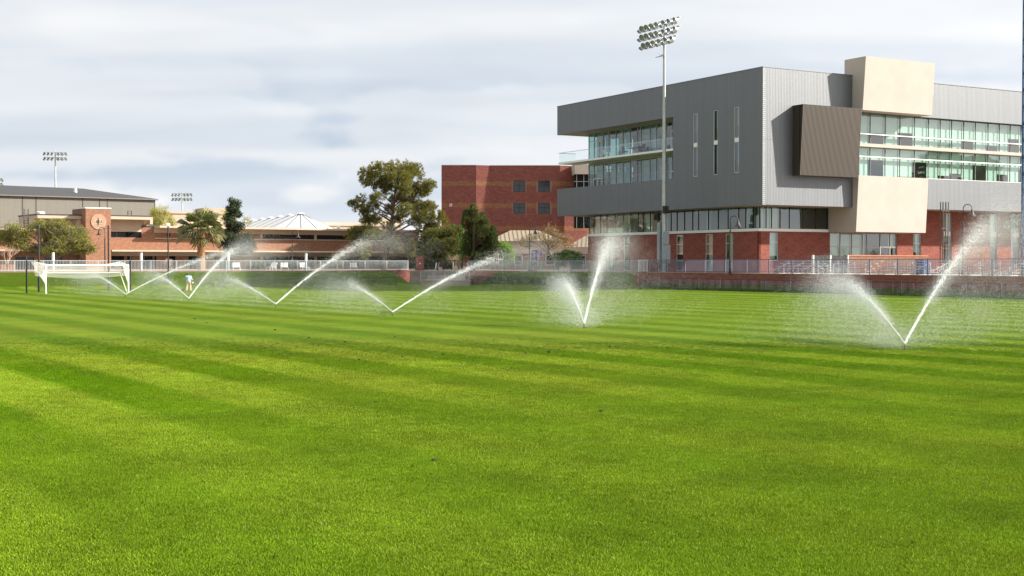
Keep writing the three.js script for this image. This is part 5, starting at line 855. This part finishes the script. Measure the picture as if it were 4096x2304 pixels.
makeTree('pine_tree', 'low bushy pine between the big pine and the gate pillars', 'tree', [-9.8, PLAZA, -172], {
  seed: 102, R: 2.2, trunk: [[0, -0.1, 0], [0.1, 2, 0], [0, 4.6, 0]], trunkR: [0.2, 0.16, 0.05], kind: 'needle', per: 9, len: 0.3, w: 0.06, density: 150, gaps: 0.28, c1: PINE1, c2: [0.13, 0.135, 0.026],
  blobs: [[-0.5, 4.5, 1.34, 0.93], [1.5, 4.7, 1.13, 0.82], [-1.7, 3.4, 1.03, 0.82], [0.1, 3.1, 1.64, 0.93], [1.8, 3.4, 1.03, 0.93], [-1.0, 1.9, 1.23, 0.62], [0.6, 1.8, 1.23, 0.62]] });
makeTree('conifer_tree', 'pointed dark green conifer beside the right gate pillar', 'tree', [-4.87, PLAZA, -167.5], {
  seed: 103, R: 1.9, trunk: [[0, -0.1, 0], [0, 4, 0], [-0.05, 8.3, 0]], trunkR: [0.2, 0.13, 0.03], rise: 0.8, sag: 0, kind: 'needle', per: 9, len: 0.24, w: 0.05, density: 190, gaps: 0.3, swell: 1.3, c1: [0.045, 0.075, 0.012], c2: [0.1, 0.125, 0.02],
  blobs: [[-0.1, 8.1, 0.28, 0.37], [0.1, 7.1, 0.49, 0.68], [-1.2, 6.9, 0.22, 0.56], [-0.7, 7.4, 0.25, 0.37], [-1.0, 6.1, 0.43, 0.56], [0.1, 5.6, 0.74, 0.86], [1.2, 7.0, 0.22, 0.43], [1.3, 6.1, 0.49, 0.62], [1.5, 5.0, 0.43, 0.49], [-0.2, 4.0, 1.05, 0.86], [1.0, 3.4, 0.8, 0.74], [-0.1, 2.7, 1.36, 0.74], [1.8, 3.4, 0.68, 0.86], [2.5, 5.1, 0.28, 0.49], [2.5, 4.2, 0.43, 0.74], [2.5, 2.9, 0.74, 0.62], [0.2, 1.6, 1.4, 0.6], [1.6, 1.7, 0.9, 0.6]] });
makeTree('leafy_tree', 'mid green leafy tree behind the barred gates', 'tree', [-7.0, PLAZA, -174], {
  seed: 104, R: 1.8, trunk: [[0, -0.1, 0], [0, 2, 0], [0, 5, 0]], trunkR: [0.16, 0.12, 0.04], kind: 'leaf', per: 3, len: 0.2, w: 0.11, density: 150, gaps: 0.28, c1: [0.05, 0.1, 0.01], c2: [0.12, 0.19, 0.02],
  blobs: [[-0.7, 5.4, 0.51, 0.76], [0.3, 5.3, 0.45, 0.76], [-0.1, 3.8, 0.95, 1.15], [0.8, 4.1, 0.7, 1.15], [0.1, 2.5, 1.27, 0.76], [-0.9, 3.5, 0.57, 1.02], [0, 1.4, 1.2, 0.7]] });
makeTree('leafy_tree', 'dense dark tree filling the gap behind the gates', 'tree', [-9.5, PLAZA, -183], {
  seed: 115, R: 2.6, trunk: [[0, -0.1, 0], [0, 2, 0], [0, 4, 0]], trunkR: [0.2, 0.15, 0.06], kind: 'leaf', per: 3, len: 0.24, w: 0.14, density: 110, gaps: 0.24, c1: [0.03, 0.055, 0.012], c2: [0.08, 0.11, 0.02],
  blobs: [[-3.2, 1.7, 1.6, 1.5], [-1.4, 2.6, 1.6, 1.6], [0.6, 2.4, 1.7, 1.7], [2.4, 2.0, 1.6, 1.6], [4.2, 1.7, 1.6, 1.5], [-2.2, 0.7, 2, 0.8], [1.5, 0.8, 2.4, 0.9], [4.2, 0.8, 1.6, 0.8]] });
makeTree('leafy_shrub', 'bright lime green round shrub right of the conifer', 'shrub', [-1.0, PLAZA, -167.5], {
  seed: 105, R: 1.3, trunk: [[0, -0.1, 0], [0.1, 2.6, 0]], trunkR: [0.08, 0.03], kind: 'leaf', per: 3, len: 0.17, w: 0.1, density: 230, gaps: 0.22, c1: [0.13, 0.25, 0.008], c2: [0.21, 0.34, 0.02],
  blobs: [[-0.6, 3.5, 0.36, 0.3], [0.1, 3.1, 0.78, 0.54], [0.6, 2.6, 0.84, 0.66], [-0.0, 2.3, 0.78, 0.66], [0.7, 1.9, 0.78, 0.54], [0.3, 1.2, 0.8, 0.6]] });
makeTree('leafy_shrub', 'wide green shrub behind the fence beside the grey building', 'shrub', [7.3, PLAZA, -160], {
  seed: 106, R: 1.4, trunk: [[0, -0.1, 0], [-0.3, 1.5, 0]], trunkR: [0.08, 0.03], kind: 'leaf', per: 3, len: 0.17, w: 0.1, density: 230, gaps: 0.24, c1: [0.06, 0.16, 0.006], c2: [0.15, 0.27, 0.015],
  blobs: [[-1.7, 1.7, 0.7, 0.58], [-0.8, 2.1, 0.7, 0.47], [-0.1, 2.1, 0.64, 0.47], [-0.7, 1.5, 0.88, 0.47], [0.2, 1.6, 0.7, 0.53], [0.7, 1.8, 0.58, 0.53], [-1.4, 0.9, 0.8, 0.6], [0.3, 0.9, 0.9, 0.6]] });
makeTree('ficus_tree', 'dark glossy upright tree right of the palm', 'tree', [-38.1, PLAZA, -179], {
  seed: 107, R: 1.6, trunk: [[0, -0.1, 0], [0, 4, 0], [-0.1, 9.3, 0]], trunkR: [0.2, 0.14, 0.03], kind: 'leaf', per: 3, len: 0.22, w: 0.13, density: 150, gaps: 0.3, swell: 1.2, c1: [0.02, 0.04, 0.012], c2: [0.06, 0.085, 0.024],
  blobs: [[-0.1, 9.6, 0.21, 0.42], [-0.1, 9.1, 0.42, 0.42], [0.7, 9.0, 0.64, 0.49], [-0.3, 8.4, 0.49, 0.35], [0.5, 8.2, 0.71, 0.49], [-0.2, 7.6, 0.78, 0.49], [0.6, 7.6, 0.56, 0.42], [-0.3, 6.9, 0.78, 0.49], [-0.3, 6.3, 0.85, 0.49], [0.7, 6.0, 0.85, 0.49], [-0.2, 5.4, 0.92, 0.56], [-0.5, 4.6, 0.92, 0.56], [0.3, 4.2, 1.13, 0.64], [-1.1, 3.4, 0.78, 0.64], [-0.1, 3.2, 1.27, 0.71], [1.6, 4.0, 1.2, 0.78], [2.1, 3.1, 0.99, 0.64], [1.0, 2.7, 1.2, 0.56]] });
makeTree('mesquite_tree', 'wide sparse mesquite tree behind the goal', 'tree', [-55.8, PLAZA, -160], {
  seed: 108, R: 3.2, trunk: [[0, -0.1, 0], [0.2, 1.2, 0], [0.1, 2.2, 0]], trunkR: [0.3, 0.24, 0.18], fork: 1.3, rise: 0.2, sag: 0.4, kind: 'leaf', per: 4, len: 0.2, w: 0.07, density: 95, gaps: 0.32, c1: [0.12, 0.135, 0.016], c2: [0.3, 0.29, 0.035], twigs: 8, swell: 1.2, twigMat: M.barkGrey, bark: M.barkGrey,
  blobs: [[-5.1, 5.1, 1.0, 0.67], [-5.3, 3.8, 1.16, 0.91], [-3.3, 4.5, 1.25, 0.91], [-3.7, 3.1, 1.25, 0.75], [-1.7, 5.5, 1.25, 0.58], [-1.2, 4.5, 1.41, 0.91], [0.5, 5.6, 1.25, 0.67], [1.0, 4.5, 1.41, 0.83], [-0.7, 3.3, 1.66, 0.75], [1.6, 3.3, 1.41, 0.75], [2.8, 4.5, 1.41, 0.83], [3.5, 3.5, 1.25, 0.75], [3.9, 2.6, 1.0, 0.5], [4.5, 2.8, 0.83, 0.5], [-2.5, 2.6, 1.66, 0.5], [0.8, 2.5, 1.66, 0.5], [2.5, 2.6, 1.25, 0.5], [-7, 4.2, 1.4, 1], [-8.6, 3.6, 1.3, 0.9]] });
makeTree('mesquite_tree', 'yellowish sparse mesquite tree in front of the tan pavilions', 'tree', [6.3, PLAZA, -173], {
  seed: 109, R: 2.4, trunk: [[0, -0.1, 0], [-0.7, 1.3, 0], [-1.5, 2.6, 0]], trunkR: [0.2, 0.16, 0.12], fork: 1.0, rise: 0.25, sag: 0.3, kind: 'leaf', per: 3, len: 0.17, w: 0.05, density: 62, gaps: 0.36, c1: [0.17, 0.15, 0.035], c2: [0.3, 0.22, 0.04], twigs: 9, twigMat: M.twig, bark: M.barkGrey,
  blobs: [[-4.9, 3.8, 1.03, 0.71], [-3.6, 4.2, 1.03, 0.71], [-2.3, 4.6, 0.97, 0.77], [-1.3, 5.4, 0.97, 0.58], [-0.7, 4.8, 0.97, 0.77], [-1.6, 3.8, 1.09, 0.71], [-0.0, 4.2, 1.09, 0.77], [0.6, 3.5, 1.09, 0.64], [1.2, 4.2, 0.84, 0.64], [-0.4, 3.2, 0.97, 0.51], [-4.2, 3.2, 0.84, 0.45], [1.6, 3.3, 0.77, 0.51]] });
const pvC = { kind: 'leaf', per: 4, len: 0.24, w: 0.05, c1: [0.26, 0.27, 0.03], c2: [0.42, 0.40, 0.07], twigs: 7, twigMat: mat(0.3, 0.29, 0.09, 1), bark: mat(0.2, 0.2, 0.06, 1), rise: 0.6, sag: 0.1 };
makeTree('palo_verde_tree', 'dense yellow-green tree beside the gym hall', 'tree', [-58.6, 1.5, -216], { ...pvC, seed: 110, R: 2.2, density: 75, gaps: 0.3, trunk: [[0.6, -0.1, 0], [0.6, 5.5, 0]], trunkR: [0.22, 0.16], blobs: [[-0.7, 9.2, 0.68, 1.1], [0.2, 9.3, 0.85, 1.19], [1.0, 9.3, 0.85, 1.27], [1.8, 9.3, 0.76, 1.19], [2.3, 8.5, 0.68, 1.02], [-0.3, 7.8, 1.27, 0.76], [1.0, 7.8, 1.44, 0.76], [2.6, 7.6, 0.9, 0.7]] });
makeTree('palo_verde_tree', 'thin see-through yellow-green tree behind the palm', 'tree', [-46.2, 1.5, -216], { ...pvC, seed: 111, R: 2.4, density: 22, gaps: 0.4, trunk: [[-0.6, -0.1, 0], [-0.6, 5.8, 0]], trunkR: [0.2, 0.14], blobs: [[-4.0, 8.9, 0.89, 0.73], [-0.8, 9.5, 0.97, 0.81], [0.2, 9.4, 0.89, 0.89], [-0.3, 8.3, 1.05, 0.81], [0.7, 8.0, 0.73, 0.81], [-1.3, 8.4, 0.65, 0.65], [-4.4, 8.0, 0.81, 0.57]] });
makeTree('palo_verde_tree', 'thin yellow-green tree left of the white canopy', 'tree', [-44.9, 1.5, -224], { ...pvC, seed: 112, R: 1.4, density: 24, gaps: 0.4, trunk: [[0, -0.1, 0], [0, 5.8, 0]], trunkR: [0.16, 0.12], blobs: [[-0.4, 8.5, 0.79, 0.61], [0.2, 7.8, 0.79, 0.53], [-0.8, 7.7, 0.7, 0.61]] });
// round clipped bushes on the plaza behind the pale fence
[[-33.2, -171.5, 1.2, 'round dark bush behind the fence left of the crook lamp'], [-28.9, -172.6, 1.1, 'round dark bush behind the crook lamp'], [-24.2, -175.5, 1.0, 'round dark bush right of the crook lamp'], [-14.6, -172.0, 1.0, 'round green bush behind the fence at the pine'], [-37.0, -171, 0.9, 'dark bush behind the fence under the glossy tree']].forEach(([x, z, s, lab], k) => makeTree('round_bush', lab, 'bush', [x, PLAZA, z], { seed: 130 + k, R: 0.6, trunk: [[0, -0.05, 0], [0, 0.7, 0]], trunkR: [0.05, 0.03], kind: 'leaf', per: 2, len: 0.14, w: 0.08, density: 190, gaps: 0.15, c1: DEEP1, c2: DEEP2, blobs: [[0, 0.75 * s, 0.85 * s, 0.62 * s], [0.5 * s, 0.55 * s, 0.6 * s, 0.5 * s], [-0.5 * s, 0.55 * s, 0.6 * s, 0.5 * s]] }));
// ---------------------------------------------------------------- leafless shrubs and small trees
function bare(name, label, pos, seed, h, spread, trunkH, m, stems) {
  const r = rng(seed), g = thing(name, label, name.includes('tree') ? 'tree' : 'shrub', pos, 0), w = new Geo(), tw = new Geo();
  const grow = (p, d, len, rad, lv) => { const e = p.clone().addScaledVector(d, len); (lv > 1 ? w : tw).tube(p.toArray(), e.toArray(), rad, rad * 0.65, lv > 1 ? 6 : 4, false); if (lv <= 0) return; const n = lv > 2 ? 3 : 2 + (r() < 0.5); for (let k = 0; k < n; k++) grow(p.clone().lerp(e, 0.55 + 0.45 * r()), d.clone().add(sphereDir(r).multiplyScalar(spread)).add(V(0, 0.15, 0)).normalize(), len * (0.6 + 0.25 * r()), rad * 0.62, lv - 1); };
  for (let k = 0; k < stems; k++) { const base = V((r() - 0.5) * 0.2 * stems * 0.4, trunkH, (r() - 0.5) * 0.3); if (trunkH > 0) w.tube([0, -0.05, 0], base.toArray(), 0.06, 0.05, 7, false); grow(base, V((r() - 0.5) * 1.1, 1, (r() - 0.5) * 1.1).normalize(), h * 0.36, 0.04, 4); }
  part('stem', w.done(), m, g); const t = part('twigs', tw.done(), m, g); t.userData.kind = 'stuff';
}
bare('bare_shrub', 'leafless tan shrub left of the palm trunk', [-42.3, PLAZA, -163.2], 201, 1.9, 0.55, 0, M.dryTwig, 5);
bare('bare_tree', 'small leafless pinkish tree at the left edge of the fence', [-57.6, PLAZA, -150], 202, 2.4, 0.5, 0.9, M.dryTwig, 4);
bare('bare_shrub', 'leafless shrub beside the barred gates', [-7.4, PLAZA, -170.5], 203, 2.4, 0.5, 0, M.dryTwig, 6);
bare('bare_tree', 'small leafless tree below the pine boughs', [-22.3, PLAZA, -167.5], 204, 1.8, 0.5, 0.7, M.barkGrey, 3);
bare('bare_tree', 'small leafless tree before the narrow window of the brick wing', FB.pt(21.5, PLAZA, 5), 205, 2.6, 0.45, 0.5, M.dryTwig, 4);
bare('bare_tree', 'small leafless tree left of the brown bar trellis', FB.pt(25.4, PLAZA, 4), 206, 2.4, 0.5, 0.5, M.dryTwig, 4);
// ---------------------------------------------------------------- fan palms
function fanPalm(label, pos, seed, trunkH, trunkR, fronds, size, group) {
  const r = rng(seed), g = thing('fan_palm', label, 'palm', pos, 0, group), tk = new Geo(), fr = new Geo(), dead = new Geo();
  tk.path([[0, -0.1, 0], [0, trunkH * 0.5, 0], [0, trunkH, 0]], [trunkR * 1.1, trunkR * 0.9, trunkR], 14);
  for (let k = 0, n = Math.round(trunkH * 34); k < n; k++) { const a = k * 2.39996, y = 0.1 + k / n * trunkH, c = Math.cos(a), s = Math.sin(a), R = trunkR * 0.93; tk.hexa([[c * R - s * 0.09, y, s * R + c * 0.09], [c * R + s * 0.09, y, s * R - c * 0.09], [c * R * 0.8 + s * 0.09, y, s * R * 0.8 - c * 0.09], [c * R * 0.8 - s * 0.09, y, s * R * 0.8 + c * 0.09], [c * (R + 0.13) - s * 0.04, y + 0.24, s * (R + 0.13) + c * 0.04], [c * (R + 0.13) + s * 0.04, y + 0.24, s * (R + 0.13) - c * 0.04], [c * R * 0.9 + s * 0.04, y + 0.24, s * R * 0.9 - c * 0.04], [c * R * 0.9 - s * 0.04, y + 0.24, s * R * 0.9 + c * 0.04]]); }
  for (let k = 0; k < fronds; k++) {
    const a = k * 2.39996 + r() * 0.4, el = lerp(1.45, -0.6, Math.pow(k / fronds, 0.85)) + (r() - 0.5) * 0.25, d = V(Math.cos(a) * Math.cos(el), Math.sin(el), Math.sin(a) * Math.cos(el)), side = V(-Math.sin(a), 0, Math.cos(a)), nrm = V(0, 0, 0).crossVectors(side, d).normalize();
    const base = V(0, trunkH - 0.15 + 0.25 * r(), 0), hub = base.clone().addScaledVector(d, size * (0.75 + 0.25 * r())); hub.y -= 0.12 * size;
    fr.col = [0.2, 0.22, 0.06]; fr.bar(base.toArray(), hub.toArray(), 0.05, 0.03);
    const old = k / fronds > 0.8, c1 = old ? [0.24, 0.22, 0.08] : [0.11, 0.16, 0.035], c2 = old ? [0.5, 0.44, 0.22] : [0.36, 0.37, 0.13], nb = 22;
    for (let j = 0; j < nb; j++) {
      const t = (j / (nb - 1) - 0.5) * 2, f = t * 1.35, len = size * (1.15 - 0.35 * t * t) * (0.9 + 0.2 * r()), dir = d.clone().multiplyScalar(Math.cos(f)).addScaledVector(side, Math.sin(f)).addScaledVector(nrm, 0.18 * (j % 2 ? 1 : -1) * 0.5).normalize();
      const m = hub.clone().addScaledVector(dir, len * 0.6), e = hub.clone().addScaledVector(dir, len * 0.92).add(V(0, -len * (0.16 + 0.2 * r()) * (Math.cos(el) * 0.8 + 0.35), 0)), w = V(0, 0, 0).crossVectors(dir, nrm).normalize().multiplyScalar(0.032 * size);
      fr.col = tone(r, c1, c2); fr.quad(hub.toArray(), m.clone().sub(w).toArray(), e.toArray(), m.clone().add(w).toArray());
    }
  }
  part('trunk', tk.done(), mat(0.36, 0.2, 0.1, 1), g); const c = part('crown', fr.done(), leafMat, g); c.userData.kind = 'stuff';
  return g;
}
fanPalm('short stout fan palm in front of the long brick building', [-40.7, PLAZA, -172], 301, 5.4, 0.46, 25, 1.75);
[[82, -134, 13, 'nearest'], [88, -128, 15, 'second'], [95, -131, 12.5, 'third'], [101, -123, 14.5, 'fourth'], [112, -127, 13.5, 'farthest']].forEach(([x, z, h, w], k) => fanPalm(`tall fan palm beyond the right edge, ${w} of the row`, [x, 1.5, z], 310 + k, h, 0.24, 30, 1.5, 'palms beyond the right edge'));
// ---------------------------------------------------------------- sprinklers and their water
const dropG = new THREE.IcosahedronGeometry(1, 0), dropMat = new THREE.MeshPhysicalMaterial({ color: L(0.8, 0.82, 0.83), roughness: 0.85, transmission: 0.5, thickness: 0 });
const puffG = (() => { const r = rng(77), list = []; for (let k = 0; k < 44; k++) { const o = new THREE.OctahedronGeometry(0.0021 + 0.0018 * r(), 0), d = sphereDir(r).multiplyScalar(0.34 * Math.cbrt(r())); list.push(o.translate(d.x, d.y, d.z)); } return mergeGeometries(list); })();
const gauss = (r) => { let s = 0; for (let k = 0; k < 4; k++) s += r(); return (s - 2) * 1.73; };
// base x, z; long jet [apex dx, apex dz, apex height]; short jet likewise; number of drops
const sprinklers = [
  [-30.36, -103.07, [7.0, -4.6, 3.6], [-3.0, -1.6, 1.75], [2600, 900, 520], 'farthest sprinkler, at the goal', 0.0095],
  [-22.43, -91.1, [1.35, -8.0, 3.6], [-2.7, -2.2, 1.75], [2600, 900, 520], 'sprinkler in front of the worker', 0.0092],
  [-14.2, -78.87, [4.4, -8.2, 4.0], [-3.3, -2.4, 1.7], [2800, 1000, 600], 'sprinkler below the palm and the crook lamp', 0.0088],
  [-6.03, -66.28, [5.2, -6.4, 2.95], [-2.4, -2.2, 1.55], [2800, 1000, 600], 'sprinkler in front of the steps', 0.0084],
  [2.95, -53.67, [1.6, -8.6, 3.55], [-0.62, -2.2, 1.7], [3200, 2100, 1200], 'sprinkler below the left end of the grey building', 0.0076],
  [12.07, -40.31, [5.4, -8.2, 4.0], [-1.05, -2.4, 1.95], [4200, 3300, 2400], 'nearest sprinkler, on the right', 0.0066],
];
sprinklers.forEach(([x, z, jl, js, N, who, size], si) => {
  const y = bankHeight(x, z), g = thing('sprinkler', `${who}: pop-up head in the turf`, 'sprinkler', [x, y, z], 0);
  part('body', new THREE.CylinderGeometry(0.035, 0.04, 0.05, 14).translate(0, 0.02, 0), mat(0.05, 0.035, 0.03, 0.7), g); part('riser', new THREE.CylinderGeometry(0.02, 0.02, 0.09, 12).translate(0, 0.1, 0), mat(0.12, 0.08, 0.06, 0.6), g); part('nozzle', new THREE.CylinderGeometry(0.025, 0.025, 0.06, 12).translate(0, 0.17, 0), mat(0.2, 0.12, 0.09, 0.6), g);
  const r = rng(900 + si), drops = [], puffs = [], m = new THREE.Matrix4(), q = new THREE.Quaternion(), X = V(1, 0, 0), wind = V(0.16, 0, -0.03);
  const jet = (J, n, spread) => {
    const [ax, az, h] = J, Rt = Math.hypot(ax, az), R = Rt / 0.6625, H = 0.2 + (h - 0.2) / 0.8556, hx = ax / Rt, hz = az / Rt, H0 = 0.2;   // the jet passes its aim point on the way up
    const P = (t) => { const s = R * (1.18 * t - 0.18 * t * t); return V(hx * s, H0 + (H - H0) * (1 - (1 - t) * (1 - t)), hz * s); };
    const put = (list, p, d, rad, long) => { if (p.y < 0.015) p.y = 0.015 + 0.05 * r(); q.setFromUnitVectors(X, d); m.compose(p, q, V(rad * long, rad, rad)); list.push(m.clone()); };
    for (let k = 0; k < n[0]; k++) {      // coherent stream, breaking into strands
      const t = Math.pow(r(), 1.05) * 0.66; if (t > 0.12 && r() < 0.4 && vnoise(t * 55 + si * 9.1, spread * 5) < 0.45) continue;
      const s = spread * (0.0012 + 0.005 * t + 0.04 * t * t * t) * R * (0.7 + 0.6 * vnoise(t * 26, si * 3.7 + spread)); 
      put(drops, P(t).add(V(gauss(r) * s, gauss(r) * s, gauss(r) * s)), P(t + 0.02).sub(P(t)).normalize(), size * (0.6 + 0.6 * r()), 2 + 4 * r() * (1 - t));
    }
    for (let k = 0; k < n[1]; k++) {      // spreading plume of the jet
      const t = 0.16 + 0.86 * Math.pow(r(), 1.15), s = spread * (0.003 + 0.045 * t * t) * R;
      put(puffs, P(t).add(V(gauss(r) * s, gauss(r) * s - Math.abs(gauss(r)) * s * 0.9, gauss(r) * s)), sphereDir(r), size / 0.0066 * (0.45 + 0.9 * t) * (0.7 + 0.6 * r()), 1);
    }
    for (let k = 0; k < n[2]; k++) {      // drizzle falling out of it
      const t = 0.06 + 1.3 * Math.pow(r(), 0.9), a = P(t), fall = Math.pow(r(), 0.8), s = spread * (0.01 + 0.04 * t) * R * (0.8 + fall * 2.4), p = a.clone(); p.y = lerp(a.y, 0.02, fall);
      p.add(wind.clone().multiplyScalar(fall * a.y * 1.2)).add(V(gauss(r) * s, 0, gauss(r) * s)); put(puffs, p, sphereDir(r), size / 0.0066 * (0.9 + 0.8 * r()), 1);
    }
  };
  const c = N;
  jet(jl, [c[0], c[1], c[2]], 1); jet(js, [Math.round(c[0] * 0.5), Math.round(c[1] * 0.5), Math.round(c[2] * 0.6)], 2.0);
  for (const [kind, list, geo] of [['stream', drops, dropG], ['drizzle', puffs, puffG]]) {
    const im = new THREE.InstancedMesh(geo, dropMat, list.length); list.forEach((q2, k) => im.setMatrixAt(k, q2)); im.name = numbered(kind === 'stream' ? 'water_stream' : 'water_spray'); im.position.set(x, y, z); shadows(im);
    scene.add(setData(im, kind === 'stream' ? `solid white water streams from the ${who}` : `fine misty spray drifting from the ${who}`, 'water spray', 'sprinkler sprays', 'stuff'));
  }
});
renderer.render(scene, camera);
